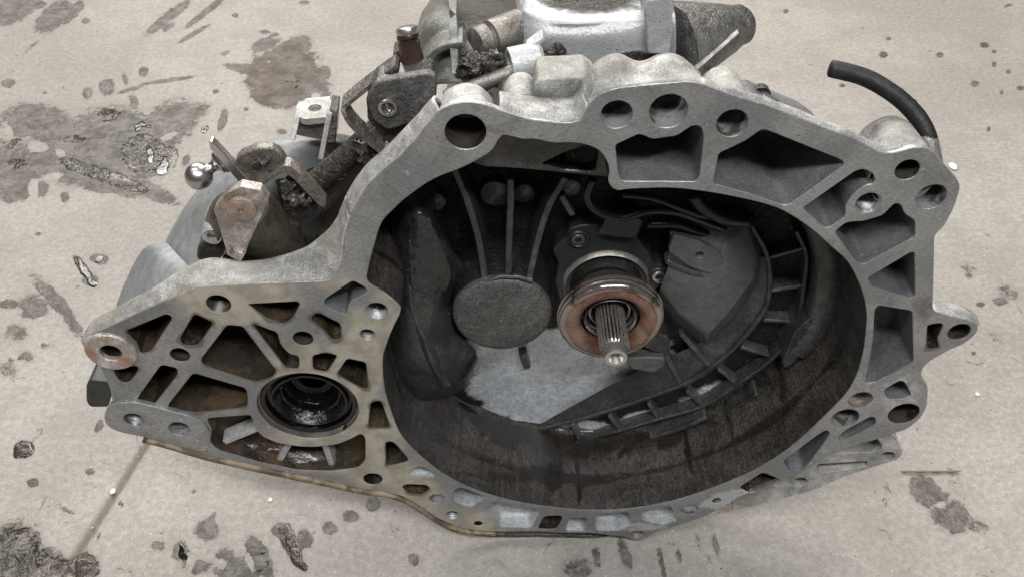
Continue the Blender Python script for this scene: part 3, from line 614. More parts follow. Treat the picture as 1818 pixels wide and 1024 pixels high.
# differential output bore with its oil-wet shaft seal
R = sealr
lathe('seal_bore', sealc, [(R, .0009), (R*.985, .004), (R*.96, .0045), (R*.955, .020)], 'steel_dull', n=72)
lathe('shaft_seal', sealc+Vector((0,.004,0)), [(R*.95,.003),(R*.93,.0005),(R*.86,.001),(R*.83,.006),(R*.77,.0065),(R*.75,.002),(R*.71,.0015),(R*.66,.004),(R*.60,.010),(R*.56,.011),(R*.54,.018)], 'seal', n=72, wob=.0005, wf=40)
lathe('bearing_race', sealc+Vector((0,.018,0)), [(R*.60,.0),(R*.52,.004),(R*.46,.002),(R*.42,.010),(R*.30,.012),(R*.28,.03),(0,.032)], 'seal', n=60)
for rows in ([[(464,742,.004),(480,757,.003),(510,771,.003),(552,777,.003),(595,770,.003),(622,755,.003),(633,742,.004)],
 [(474,732,.009),(492,745,.009),(518,757,.010),(552,762,.010),(590,757,.010),(612,744,.009),(624,732,.009)],
 [(490,722,.015),(505,733,.016),(525,742,.017),(552,746,.018),(583,741,.017),(600,731,.016),(612,720,.015)]],
 [[(515,716,.016),(535,724,.015),(556,727,.015),(580,723,.015),(598,712,.016)],[(520,705,.022),(538,711,.022),(556,713,.022),(576,710,.022),(590,702,.022)]]):
    patch('oil_film', rows, 'oil', 8, 8, .0028, 110, solid=0)
# ---- outer skirt of the casting, seen along its top
def skirt(rows, mat='cast', name='casting_skirt', **k):
    return patch(name, rows, mat, 6, 6, .0007, 45, **k)
grimeA = lambda L: {'grime_tone': lambda v: blobs(proj(v), L)}
SG = [(480,480,80,14,0,.15),(250,540,100,10,-25,.25),(620,420,12,40,0,.2)]
skirt([[(152,615,.001),(172,591,.001),(240,558.5,.001),(321,521.5,.001),(349,508.5,.001),(411,505,.001),(470,502.5,.001),(530,501,.001),(575,499.5,.001),(597,490,.001),(607,460,.001),(611,425,.001),(621,382,.001)],
       [(147,606,.006),(166,580,.010),(222,550,.010),(300,508,.010),(340,489,.010),(395,478,.010),(445,485,.010),(508,476,.010),(560,462,.010),(590,440,.010),(604,415,.009),(609,395,.008),(618,368,.007)],
       [(149,600,.016),(168,568,.018),(215,543,.018),(285,505,.018),(325,480,.018),(375,460,.018),(432,466,.018),(492,458,.018),(545,440,.018),(580,415,.018),(600,390,.016),(607,372,.014),(616,350,.012)],
       [(158,600,.026),(176,570,.028),(220,547,.030),(285,512,.032),(320,492,.032),(375,472,.03),(432,480,.032),(492,472,.032),(545,455,.032),(578,430,.032),(598,402,.028),(606,380,.024),(618,350,.022)]], attrs=grimeA(SG))
skirt([[(621,382,.001),(650,334,.001),(671,312,.001),(706,281,.001),(737,250,.001),(761,219,.001),(780,197,.001)],
       [(616,362,.007),(641,322,.007),(662,298,.007),(698,266,.007),(728,235,.007),(754,202,.007),(772,178,.007)],
       [(619,345,.018),(640,312,.018),(660,288,.018),(694,256,.018),(724,226,.018),(752,196,.018),(776,172,.018)],
       [(640,345,.03),(655,318,.03),(676,295,.03),(705,266,.03),(735,240,.03),(765,215,.03),(790,190,.03)]])
skirt([[(886,195.5,.001),(936,211.5,.001),(985,217.5,.001),(1012,219.5,.001),(1032,213,.001),(1045,188,.001)],
       [(886,178,.008),(930,190,.008),(975,196,.008),(1010,196,.008),(1026,190,.008),(1038,170,.008)],
       [(886,165,.02),(930,172,.02),(975,176,.02),(1008,176,.02),(1022,168,.02),(1038,146,.02)]], attrs=grimeA([(950,205,60,10,10,.2)]))
skirt([[(1045,188,.001),(1069,164.5,.001),(1100,156.5,.001),(1160,150.5,.001),(1221,145,.001),(1244,148.5,.001),(1262,155,.001)],
       [(1036,165,.008),(1058,140,.008),(1090,130,.010),(1130,136,.010),(1180,124,.010),(1218,126,.010),(1250,142,.008)],
       [(1034,150,.016),(1055,122,.016),(1092,106,.018),(1135,118,.018),(1172,104,.018),(1205,106,.018),(1245,138,.014)],
       [(1036,146,.03),(1060,112,.03),(1095,100,.034),(1135,112,.034),(1172,98,.034),(1205,101,.034),(1242,132,.024)]])
skirt([[(1244,148.5,.001),(1300,169.5,.001),(1358,186.5,.001),(1456,224.5,.001),(1519,248.5,.001),(1554,267.5,.001),(1573,273.5,.001),(1600,269,.001)],
       [(1246,140,.005),(1302,159,.005),(1360,176,.005),(1457,215,.005),(1520,239,.005),(1552,256,.006),(1572,262,.006),(1600,258,.006)],
       [(1250,142,.015),(1306,161,.015),(1363,179,.015),(1458,218,.015),(1520,242,.015),(1552,256,.015),(1572,262,.015),(1600,258,.015)]])
def boss(x, y, rx, d0, d1, k0=1.0, k1=.9, mat='cast', dome=.25, nm='casting_boss'):
    c = P(x, y, d0); r = wr(x, y, rx, d0)
    L = d1-d0
    return lathe(nm, c, [(r*k0, 0), (r*(k0+k1)/2*1.0, L*.4), (r*k1, L*.85), (r*k1*.9, L*.96), (r*k1*.6, L), (0, L)], mat, n=48, wob=.0008, wf=50, ang=60)
boss(829, 236, 57, .0012, .034, 1.0, .88)
boss(1095, 206, 46, .003, .036, 1.0, .9)
boss(1187, 200, 50, .003, .040, 1.0, .88)
boss(1300, 221, 46, .003, .052, .98, .86)
boss(1604, 314, 60, .0025, .047, 1.0, .90)
# humps behind the upper edge
prism('casting_lug', [(950,192),(948,160),(954,142),(1040,137),(1060,150),(1058,215),(1000,216)], .022, .05, 'cast', 8, .003, at=.022, disp=.0016, sub=1)
boss(926, 196, 32, .022, .052, 1, .95)
# tab on the right
skirt([[(1656,553,.001),(1690,562,.001),(1723,570.6,.001),(1737,577.5,.001)],
       [(1655,542,.006),(1690,550,.006),(1721,559,.006),(1735,569,.006)],
       [(1655,533,.013),(1690,541,.013),(1716,549,.013),(1731,560,.012)]])
# lower right bracket, set back from the flange
BRK = [(1300,893),(1306,868),(1384,850),(1427,836),(1476,800),(1560,768),(1588,772),(1604,801),(1597,814),(1500,845),(1440,872),(1400,882),(1300,907)]
bl = dedupe(plane(fillet(BRK, 8, 3), .009), .0006)
bp_ = [dedupe(plane(fillet(q, 6, 3), .009), .0005) for q in ([(1476,804),(1552,770),(1568,793),(1557,802)], [(1449,824),(1541,818),(1539,827),(1454,840)])]
bh = [circle(P(x, y, .009).x, P(x, y, .009).z, wr(x, y, r, .009), 32) for x, y, r in ((1420,855.5,13),(1575,810,13))]
fr = [offset(bl, -BV)]+[offset(L, BV) for L in bp_+bh]; V2, F2 = cdt(fr)
V = [Vector((p.x, .009, p.y)) for p in V2]; F = list(F2)
for a, b, t in [(fr[0], bl, .03)]+[(fr[i+1], L, .022) for i, L in enumerate(bp_+bh)]:
    n = len(a); o = len(V)
    V += [Vector((p.x, .009, p.y)) for p in a]+[Vector((p.x, .009+BV, p.y)) for p in b]+[Vector((p.x, t, p.y)) for p in b]
    for k in (0, 1):
        for i in range(n): F.append((o+k*n+i, o+k*n+(i+1) % n, o+(k+1)*n+(i+1) % n, o+(k+1)*n+i))
build('lower_bracket', V, F, 'cast', gear, 30)
for L in bp_+bh:
    V2, F2 = cdt([L]); build('casting_pocket', [Vector((p.x, .0215, p.y)) for p in V2], F2, 'cast_oily')
# sealant bead squeezed out along the lower left edge
tube('sealant_bead', [P(x, y+3.5, .0035) for x, y in ((262,777),(300,786),(364,806),(414,818),(500,837),(600,858),(651,869),(684,873),(709,879),(727,887),(752,903),(778,920),(816,936),(841,941),(879,943))], .0024, 'bead', n=10, wob=.0005, wf=110)
tube('gasket_edge', [P(x, y+4, .009) for x, y in ((255,776),(290,784),(364,806),(414,818),(500,837),(600,858),(651,869),(684,873),(727,887),(778,920),(816,936),(879,943),(955,943),(1049,946),(1112,952))], .0028, 'sludge', n=10, wob=.0004, wf=90)

patch('oil_pool', [[(378,793,.0035),(420,807,.0035),(470,819,.0035),(530,829,.0035),(590,833,.0035),(630,827,.0035)],
 [(378,783,.008),(421,796,.008),(471,808,.008),(530,818,.008),(590,822,.008),(629,816,.008)],
 [(382,768,.014),(425,780,.014),(473,790,.014),(530,800,.014),(588,804,.014),(626,799,.014)]], 'oil_brown', 9, 9, .0024, 130, solid=0)
# ================================================================== INSIDE THE BELL
def plate(name, outline, holes_, d0, d1, mat, fr=6, n=3, parent=gear, hd=None, pxr=3, attrs=None):
    """plate with openings: outline and openings in photo points at depth d0; an opening may be (x, y, rx)"""
    L = dedupe(plane(fillet(outline, fr, n), d0), .0005); H = []
    for h in holes_:
        if len(h) == 3 and not hasattr(h[0], '__len__'):
            c = P(h[0], h[1], d0); H.append(circle(c.x, c.z, wr(h[0], h[1], h[2], d0), 32))
        else: H.append(dedupe(plane(fillet(h, pxr, 3), d0), .0004))
    b = .0006; ff = [offset(L, -b)]+[offset(q, b) for q in H]; V2, F2 = cdt(ff)
    V = [Vector((p.x, d0, p.y)) for p in V2]; F = list(F2)
    for a, q, t in [(ff[0], L, d1)]+[(ff[i+1], q, d1) for i, q in enumerate(H)]:
        n = len(a); o = len(V)
        V += [Vector((p.x, d0, p.y)) for p in a]+[Vector((p.x, d0+b, p.y)) for p in q]+[Vector((p.x, t, p.y)) for p in q]
        for k in (0, 1):
            for i in range(n): F.append((o+k*n+i, o+k*n+(i+1) % n, o+(k+1)*n+(i+1) % n, o+(k+1)*n+i))
    return build(name, V, F, mat, parent, 30)
DW = .085
ci = P(1112, 610); ci = Vector((ci.x, ci.z))
def scaled(f, y): return [Vector((ci.x+(p.x-ci.x)*f, y, ci.y+(p.y-ci.y)*f)) for p in inner]
prof = [(1.0,.0009),(.9995,.006),(.9985,.014),(.998,.022),(.9965,.030),(.9945,.034),(.992,.038),(.989,.043),(.986,.050),(.981,.06),(.978,.07),(.976,.078),(.970,.083),(.958,.0848)]
loops = [scaled(f, y) for f, y in prof]; V, F = loft(loops); n = len(inner)
# finer ring for relief
V = [v if i < n else v+N3(v, 45, .0007)+N3(v, 160, .0003) for i, v in enumerate(V)]; loops_w = list(V)
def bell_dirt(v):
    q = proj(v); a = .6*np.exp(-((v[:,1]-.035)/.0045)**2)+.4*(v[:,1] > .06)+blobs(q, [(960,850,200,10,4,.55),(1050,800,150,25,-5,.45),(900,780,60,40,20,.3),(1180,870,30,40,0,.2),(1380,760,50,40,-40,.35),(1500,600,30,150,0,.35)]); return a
va = np.array([list(v) for v in V])
runs = sum(a*np.exp(-((va[:,0]-P(x, 860, .015).x)/w_)**2)*(va[:,2] < ci.y)*np.clip((va[:,1]-y0)/.01, 0, 1) for x, w_, a, y0 in ((905,.004,.5,.0),(985,.010,.8,.01),(1030,.0022,.9,.0),(1108,.0025,.9,.0),(1150,.006,.5,.03),(1228,.0025,.7,.01),(1300,.004,.6,.03),(1375,.0035,.6,.03),(850,.003,.4,.0),(1065,.005,.45,.02)))
build('bell_wall', V, F, 'bell_wall', gear, 180, attrs={'grime_tone': bell_dirt(va), 'oilrun': runs})
# end wall with its own grid
L = [Vector((p.x, p.z)) for p in scaled(.965, 0)]
gp = [Vector((x+rnd.uniform(-.001,.001), z+rnd.uniform(-.001,.001))) for x in np.arange(-.12,.3,.005) for z in np.arange(min(p.y for p in L), max(p.y for p in L), .005)]
V2, F2 = cdt([L], gp); V = [Vector((p.x, DW-.0006, p.y)) for p in V2]; q = proj([list(v) for v in V])
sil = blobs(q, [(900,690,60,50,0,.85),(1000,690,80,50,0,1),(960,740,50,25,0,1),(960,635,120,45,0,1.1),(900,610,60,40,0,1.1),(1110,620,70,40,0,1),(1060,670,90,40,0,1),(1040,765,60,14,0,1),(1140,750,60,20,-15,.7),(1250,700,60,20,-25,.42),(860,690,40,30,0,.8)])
V = [v+Vector((0, N3(v, 30, .002).x, 0)) for v in V]
build('bell_floor', V, F2, 'bell_floor', gear, 180, attrs={'grime_tone': 1.3-1.6*sil+.4*blobs(q, [(838,700,26,26,0,1.2),(880,652,36,10,10,.8),(930,640,30,10,0,.9),(1000,700,120,40,-20,.25),(930,765,60,8,30,.6),(1100,665,40,8,-25,.5)])})
# differential bulge on the left
o = patch('differential_bulge', [
 [(668,300,.07),(700,305,.062),(740,320,.062),(775,330,.08)],
 [(690,350,.066),(715,355,.052),(750,360,.052),(785,395,.078)],
 [(694,405,.060),(722,400,.042),(765,400,.042),(802,440,.070)],
 [(700,470,.055),(724,465,.036),(775,462,.038),(826,478,.068)],
 [(694,540,.050),(722,545,.033),(768,548,.034),(803,535,.060)],
 [(684,600,.046),(715,612,.034),(765,612,.036),(808,588,.060)],
 [(692,655,.048),(728,668,.038),(790,655,.040),(846,626,.062)],
 [(716,695,.052),(745,700,.046),(790,690,.050),(822,688,.070)],
 [(738,716,.058),(752,713,.056),(775,706,.062),(800,702,.076)]], 'bell_dry', 6, 6, .0009, 40, solid=0,
 attrs={'grime_tone': lambda v: blobs(proj(v), [(750,450,26,55,15,.75),(745,470,40,90,10,.5),(700,620,16,90,0,.3),(770,400,40,50,0,.5)])})
patch('sludge_crust', [[(728,388,.035),(745,384,.031),(762,388,.034)],[(726,430,.033),(750,425,.031),(782,434,.036)],[(728,470,.030),(760,470,.0305),(800,482,.040)],[(732,510,.030),(760,520,.0305),(792,516,.040)]], 'bell_dry', 14, 12, .0007, 230, solid=0, attrs={'grime_tone': lambda v: .5+0*v[:,0]})
patch('bulge_rim', [[(838,640,.064),(815,672,.066),(785,697,.066),(745,713,.058)],[(850,632,.058),(825,672,.058),(790,692,.058),(746,711,.054)],[(848,640,.075),(828,685,.078),(795,706,.078),(760,720,.07)]], 'bell_dry', 6, 4, .0003, 60, solid=0)
patch('casting_step', [[(722,470,.040),(715,540,.036),(745,610,.034),(760,650,.037),(782,690,.044)],[(735,470,.036),(730,540,.031),(756,610,.030),(770,650,.033),(790,686,.042)],[(750,470,.040),(745,540,.036),(770,612,.036),(785,650,.040),(800,684,.05)]], 'bell_dry', 5, 4, .0005, 60, solid=0)
# round boss with domed cap, three webs running up from it
bc = P(892, 561, .040); br = wr(892, 561, 89, .040)
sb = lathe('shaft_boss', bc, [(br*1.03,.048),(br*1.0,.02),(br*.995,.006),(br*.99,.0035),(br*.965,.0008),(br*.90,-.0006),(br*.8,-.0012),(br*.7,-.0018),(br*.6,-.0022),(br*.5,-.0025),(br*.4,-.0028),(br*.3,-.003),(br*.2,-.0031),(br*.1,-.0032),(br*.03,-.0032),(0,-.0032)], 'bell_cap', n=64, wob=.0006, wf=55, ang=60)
at = sb.data.attributes.new('grime_tone', 'FLOAT', 'POINT'); at.data.foreach_set('value', np.array([.85 if v.co.y+BASE.y > bc.y+.0045 else .0 for v in sb.data.vertices], dtype=np.float32))  # boss sides set darker than the cap face
for pts in ([(903,486,.044),(904,440,.048),(906,380,.052),(907,318,.056)], [(861,494,.045),(848,419,.050),(828,353,.054),(806,300,.058)], [(940,494,.045),(956,425,.050),(975,366,.053),(1004,316,.056)]):
    rib('casting_rib', pts, .0048, .042, 'bell_dry')
rib('casting_rib', [(997,349,.066),(1017,384,.066)], .0045, .02, 'bell_dry', n=1)
tube('boss_bead', [P(862,498,.0415),P(885,491,.041),P(915,491,.041),P(945,497,.0415)], .0016, 'bell_dry', n=8, wob=.0006, wf=200)
rib('casting_rib', [(928,632,.074),(936,655,.078)], .006, .012, 'bell_dry', n=1)
# deck under the upper edge of the opening
plate('upper_web', [(815,280),(870,235),(940,225),(1095,240),(1098,316),(1018,309),(928,300),(860,296)], [[(962,291),(1000,272),(1040,258),(1064,262),(1058,300),(1048,305),(1000,301)]], .026, .036, 'bell_dry')
for x, y, r, d in ((930,345,22,.075),(880,345,30,.078),(1012,335,20,.072),(770,360,22,.075)):
    c = P(x, y, d); R_ = wr(x, y, r, d); lathe('casting_boss', c, [(R_*1.2,.012),(R_,.004),(R_*.9,.0005),(R_*.5,-.001),(0,-.001)], 'bell_dry', n=32, wob=.0008)
# sloping web and ladder of ribs on the right
patch('sloping_web', [[(937,764,.0845),(1000,729,.080),(1080,685,.078),(1170,640,.078),(1255,600,.078),(1320,530,.079),(1335,450,.08)],
 [(940,766,.082),(1020,740,.076),(1110,700,.075),(1200,662,.075),(1285,610,.075),(1338,540,.076),(1350,455,.077)],
 [(942,769,.081),(1040,744,.0745),(1145,711,.073),(1250,668,.073),(1312,611,.073),(1358,545,.0735),(1366,460,.074)]], 'bell_dry', 5, 5, .0004, 50, solid=0)
IN = [(938,768,.081),(1020,748,.074),(1100,724,.072),(1212,684,.071),(1280,641,.070),(1329,592,.070),(1358,551,.070),(1367,516,.070),(1365,466,.070),(1351,430,.070),(1329,396,.070)]
OUT = [(1029,783,.079),(1102,765,.073),(1171,745,.072),(1250,722,.071),(1306,686,.070),(1351,655,.070),(1387,623,.070),(1416,572,.070),(1426,524,.070),(1432,457,.070),(1414,412,.070)]
rib('ring_rib', IN, .0036, .016, 'bell_dry'); rib('ring_rib', OUT, .0032, .014, 'bell_dry')
for a, b in (((1016,753),(1028,779)),((1082,738),(1102,764)),((1152,717),(1168,742)),((1221,695),(1248,722)),((1275,655),(1307,682)),((1316,617),(1365,632)),((1356,569),(1410,572)),((1368,518),(1425,508)),((1365,459),(1428,441))):
    rib('cross_rib', [(a[0], a[1], .0735), (b[0], b[1], .0735)], .0034, .012, 'bell_dry', n=1)
rib('casting_rib', [(1210,594,.0735),(1262,653,.0725)], .0042, .012, 'bell_dry', n=1); rib('casting_rib', [(1185,635,.074),(1210,686,.0725)], .0042, .012, 'bell_dry', n=1)
rib('casting_rib', [(1155,779,.068),(1205,764,.064),(1255,742,.062)], .0042, .018, 'bell_dry', n=3)
rib('casting_rib', [(1290,735,.066),(1325,715,.064),(1345,700,.062)], .0028, .018, 'bell_dry', n=3)
o = prism('crescent_pad', [(1394,628),(1412,588),(1440,564),(1453,560),(1450,585),(1432,618),(1410,645),(1394,654),(1389,645)], .058, .085, 'bell_dry', 8, .0016)
V, F = loft([[Vector((ci.x+(p.x-ci.x)*f, y, ci.y+(p.y-ci.y)*f)) for p in [q for q in inner if proj([[q.x,0,q.y]])[0][0] > 1425 and proj([[q.x,0,q.y]])[0][1] < 735]] for f, y in ((.985,.058),(.955,.056),(.885,.058),(.87,.064),(.868,.085))], closed=False)
build('side_ledge', rough(V, 50, .0005), F, 'bell_dry', gear, 60)
# angular shield beside the bearing, made of flat facets
SV = [(1172,512,.060),(1185,478,.058),(1266,499,.054),(1296,551,.060),(1254,596,.062),(1205,556,.061),(1190,412,.062),(1240,424,.058),(1286,448,.054),(1292,470,.053),(1328,400,.064),(1342,448,.066),(1338,495,.066),
      (1166,530,.084),(1200,580,.084),(1256,622,.084),(1310,570,.084),(1352,505,.084),(1356,445,.084),(1345,385,.084),(1235,390,.07),(1180,395,.078)]
SF = [(0,1,2,4,5),(2,3,4),(2,9,12,3),(9,11,12),(9,8,10,11),(1,6,7,8,9,2),(6,21,20,7),(7,20,10,8),(0,5,14,13),(5,4,15,14),(4,3,16,15),(3,12,17,16),(12,11,18,17),(11,10,19,18),(10,20,19)]
o = mods(build('folded_shield', [P(*v) for v in SV], SF, 'shield_cast', gear, 20), .0022, 3)
plate('shield_panel', [(1186,446),(1196,418),(1240,428),(1280,450),(1285,468),(1262,486),(1225,474)], [(1242,453,7)], .0528, .057, 'shield_cast')
rib('casting_rib', [(1184,466,.0555),(1225,484,.0545),(1268,497,.0555)], .0042, .012, 'bell_dry', n=3)
# pressed-on pipes above the bearing
for pts, r in (([(1052,318,.05),(1042,350,.05),(1062,376,.05),(1105,386,.05),(1150,374,.052),(1200,376,.055),(1245,392,.06),(1290,408,.066)], .0032),
               ([(1105,345,.05),(1160,352,.052),(1215,372,.055),(1255,384,.058),(1300,378,.06)], .0026),
               ([(1230,345,.055),(1250,368,.055),(1290,388,.056),(1330,392,.06)], .0055),
               ([(1150,398,.06),(1200,398,.06),(1240,412,.062),(1285,420,.066)], .0034)):
    tube('hydraulic_pipe', [P(*p) for p in pts], r, 'pipe', n=12)
# ---- release bearing group, all turned about the input shaft axis
YB = .027; ax = P(1085, 573, YB); Rb = wr(1085, 573, 95, YB)
A = lambda y: Vector((ax.x, y, ax.z))
SLP = [(980,447),(988,435),(1005,424),(1011,406),(1033,400),(1056,400),(1068,398),(1076,382),(1140,389),(1143,396),(1130,424),(1150,447),(1164,470),(1179,471),(1185,490),(1175,508),(1160,515),(1160,560),(1110,600),(1040,600),(1000,560),(985,500),(992,468)]
sl = prism('slave_cylinder', SLP, .070, .086, 'plastic', 5, .0012)
prism('connector_block', [(1074,392),(1080,381),(1139,388),(1130,421),(1118,424),(1062,416)], .062, .074, 'plastic', 4, .0012, parent=gear)
prism('release_arm', [(1150,588),(1182,596),(1192,606),(1186,622),(1165,628),(1140,615)], .060, .08, 'bell_dry', 6, .0015)
prism('release_arm', [(1110,636),(1150,634),(1182,636),(1180,650),(1162,662),(1120,655)], .055, .08, 'shield_cast', 6, .0015)
for x, y in ((1027,427),(1169.5,492)):
    c = P(x, y, .0665); r = wr(x, y, 12.5, .0665)
    lathe('screw_eye', c, [(r*1.55,.006),(r*1.5,.0015),(r*1.3,.0005),(r*1.12,.0015),(r*1.1,.004)], 'plastic', n=32)
    h = lathe('cap_screw', c, [(r,.006),(r,.0008),(r*.9,0),(r*.52,0),(r*.5,.001),(r*.42,.0035),(0,.0035)], 'steel', n=30)
    star = []
    for i in range(24): a = 2*math.pi*i/24; star.append((math.cos(a), math.sin(a), .36+.09*math.cos(6*a)))
    V = [Vector((c.x, c.y+.0008, c.z))]+[Vector((c.x+r*k*u, c.y+.0004, c.z+r*k*v)) for u, v, k in star]
    build('star_socket', V, [(0, i+1, (i+1) % 24+1) for i in range(24)], 'rubber')
Rs = wr(1068, 497, 76, .072)
lathe('guide_sleeve', A(.066), [(Rs*1.04,.02),(Rs*1.04,.004),(Rs*1.0,.0015),(Rs*.97,.0005),(Rs*.94,.0018),(Rs*.935,.009)], 'steel_dull', n=64)
lathe('rubber_boot', A(.040), [(Rs*.84,.040),(Rs*.84,.030),(Rs*.76,.022),(Rs*.82,.016),(Rs*.74,.008),(Rs*.82,.002),(Rs*.78,-.004)], 'rubber', n=64)
lathe('bearing_carrier', A(YB), [(Rb*.80,.0175),(Rb*.90,.0165),(Rb*.93,.0145),(Rb*.94,.0100),(Rb*.90,.0095)], 'plastic', n=64, wob=.0001)
b1 = lathe('release_bearing', A(YB), [(Rb*.90,.0105),(Rb*.975,.0104),(Rb,.0098),(Rb,.0080),(Rb*.975,.0074),(Rb*.97,.0068),(Rb*.99,.0062),(Rb*.995,.0045),(Rb*.98,.0034),(Rb*.95,.0030),(Rb*.94,.0026),(Rb*.965,.0020),(Rb*.955,.0006),(Rb*.90,-.0012),(Rb*.855,-.0014),(Rb*.835,-.0006)], 'bronze', n=80)
lathe('bearing_face', A(YB), [(Rb*.835,-.0006),(Rb*.82,-.0009),(Rb*.78,-.0014),(Rb*.70,-.0013),(Rb*.63,.0004),(Rb*.575,.0032),(Rb*.56,.006)], 'copper', n=80, wob=.00008)
lathe('bearing_bore', A(YB), [(Rb*.56,.006),(Rb*.555,.012),(Rb*.50,.012),(Rb*.50,.03)], 'seal', n=64)
lathe('bearing_inner_ring', A(YB), [(Rb*.505,.014),(Rb*.50,.0045),(Rb*.485,.0035),(Rb*.46,.0045),(Rb*.445,.007),(Rb*.44,.03)], 'steel_bright', n=64)
lathe('guide_tube', A(YB), [(Rb*.40,.03),(Rb*.395,.012),(Rb*.36,.0115),(Rb*.35,.014),(Rb*.345,.04)], 'steel', n=48)
# splined input shaft
rs = wr(1092, 620, 27, .0); YT = -.0005
def spl(y, ro, ri, tooth=24, n=144):
    out = []
    for i in range(n):
        a = 2*math.pi*i/n; t = .5+.5*math.cos(a*tooth); t = min(1, max(0, (t-.28)/.44)); r = ri+(ro-ri)*t
        out.append(Vector((ax.x+math.cos(a)*r, y, ax.z+math.sin(a)*r)))
    return out
V, F = loft([spl(y, ro*rs, ri*rs) for y, ro, ri in ((.075,1,.83),(.03,1,.83),(.008,1,.83),(.006,1,.83),(.004,1,.83),(.002,1,.83),(.0012,.97,.86),(-.0005,.88,.85),(-.0012,.80,.80))])
sh = build('input_shaft', V, F, 'shaft_steel', gear, 30, attrs={'grime_tone': np.clip((np.array([v.y for v in V])-.0005)/.005, 0, 1)*.35+.75*(np.array([math.hypot(v.x-ax.x, v.z-ax.z) for v in V]) < rs*.88)})  # darker in the spline valleys and farther in from the tip
lathe('shaft_pilot', A(-.0012), [(rs*.83,.001),(rs*.80,-.0008),(rs*.80,-.0065),(rs*.74,-.0082),(rs*.50,-.0084),(rs*.40,-.006),(rs*.12,.002),(0,.002)], 'pilot_steel', n=48)
# oil caught in the corner between wall and floor, drops
oilp = [(815,712),(850,735),(900,757),(938,770),(980,776),(1022,781),(1060,779),(1098,773),(1150,762)]
tube('oil_film', [P(x, y+3, .0795) for x, y in oilp], lambda t: .0014+.0010*abs(math.sin(t*23))*(1-t*.6), 'oil', n=8, wob=.0007, wf=150, smooth=14)
cand = [v for v in loops_w if 830 < proj([list(v)])[0][0] < 1400 and v.z < ci.y-.03 and .008 < v.y < .075]
for v in rnd.sample(cand, 34):
    r = rnd.choice((.0007, .0009, .0013)); nrm = Vector((ci.x-v.x, 0, ci.y-v.z)).normalized()
    lathe('oil_drop', v-nrm*.0002, [(r,0),(r*.8,r*.4),(r*.4,r*.7),(0,r*.8)], 'oil', n=10, axis=nrm, ang=180)
for x, y, r in ((1022,781,10),(936,768,6)):
    c = P(x, y, .078); rr = wr(x, y, r, .078)
    lathe('oil_drop', c, [(rr,.003),(rr*.95,0),(rr*.6,-.0016),(0,-.002)], 'oil', n=20, wob=.0006, wf=200, ang=180)
# ================================================================== GEARCASE AND SHIFT LINKAGE BEHIND THE FLANGE
def bar(name, a, b, w, h, mat, bevel=.0008, **k):
    """straight flat bar from a to b (world), w across in view, h deep"""
    a, b = Vector(a), Vector(b); t = (b-a).normalized(); s = t.cross(Vector((0,1,0))).normalized()*w/2; dd = Vector((0, h, 0))
    V, F = loft([[q+s, q-s, q-s+dd, q+s+dd] for q in (a, b)], True, True, True)
    return mods(build(name, V, F, mat, gear, 35), bevel, 2, **k)
def slab(name, px, z, th, mat, fr=4, bevel=.001, holes_=(), parent=gear):
    """horizontal plate whose top lies at height z"""
    L = dedupe([Vector((q.x, q.y)) for q in (PF(p[0], p[1], z) for p in fillet(px, fr, 3))], .0005)
    H = [circle(PF(x, y, z).x, PF(x, y, z).y, (PF(x+r, y, z)-PF(x-r, y, z)).length/2, 28) for x, y, r in holes_]
    V2, F2 = cdt([L]+H); V = [Vector((p.x, p.y, z)) for p in V2]; F = list(F2)
    for q in [L]+H:
        n = len(q); o = len(V); V += [Vector((p.x, p.y, z)) for p in q]+[Vector((p.x, p.y, z-th)) for p in q]
        for i in range(n): F.append((o+i, o+(i+1) % n, o+n+(i+1) % n, o+n+i))
    return build(name, V, F, mat, parent, 30)
def pin(name, a, b, prof, mat, n=32, **k):
    """turned part from a to b; profile radii at 0..1 of its length"""
    a, b = Vector(a), Vector(b); L = (b-a).length
    return lathe(name, a, [(r, t*L) for r, t in prof], mat, n=n, axis=b-a, **k)
def crumbs(name, spots, mat):
    for x, y, d, r in spots:
        bm = bmesh.new(); bmesh.ops.create_icosphere(bm, subdivisions=3, radius=r)
        V = [P(x, y, d)+v.co+N3(v.co+Vector((x, y, 0)), 230, r*.75)+N3(v.co+Vector((x, y, 0)), 600, r*.35) for v in bm.verts]; F = [[v.index for v in f.verts] for f in bm.faces]; bm.free()
        build(name, V, F, mat, gear, 60)
# main gearcase
GC = [(770,470),(780,300),(810,215),(900,165),(1020,160),(1140,165),(1205,200),(1240,300),(1270,470),(1200,620),(1000,690),(850,640)]
prism('gearcase', GC, .09, .34, 'sludge', 20, .01, taper=-.006, disp=.004, dscale=.02)
patch('case_shoulder', [[(762,150,.10),(790,150,.09),(830,150,.085),(880,150,.085),(930,145,.09)],
 [(752,110,.13),(785,100,.11),(830,95,.105),(880,95,.105),(925,90,.11)],
 [(742,55,.16),(775,40,.14),(830,35,.13),(880,40,.13),(930,35,.14)],
 [(752,20,.20),(785,5,.19),(840,5,.18),(890,5,.18),(940,0,.19)],
 [(775,-10,.25),(805,-25,.25),(860,-25,.24),(900,-25,.24),(950,-30,.25)]], 'case_grey', 6, 6, .002, 30, attrs={'grime_tone': lambda v: blobs(proj(v), [(870,30,60,50,0,.9),(880,110,60,30,0,.9),(790,120,40,30,0,.1),(850,-10,90,30,0,.8)])})
rib('case_rib', [(803,-10,.165),(804,30,.118),(806,80,.098),(809,132,.084)], .0055, .02, 'case_grey')
rib('case_rib', [(752,128,.10),(762,106,.10),(784,88,.098),(823,80,.094)], .0045, .02, 'case_grey')
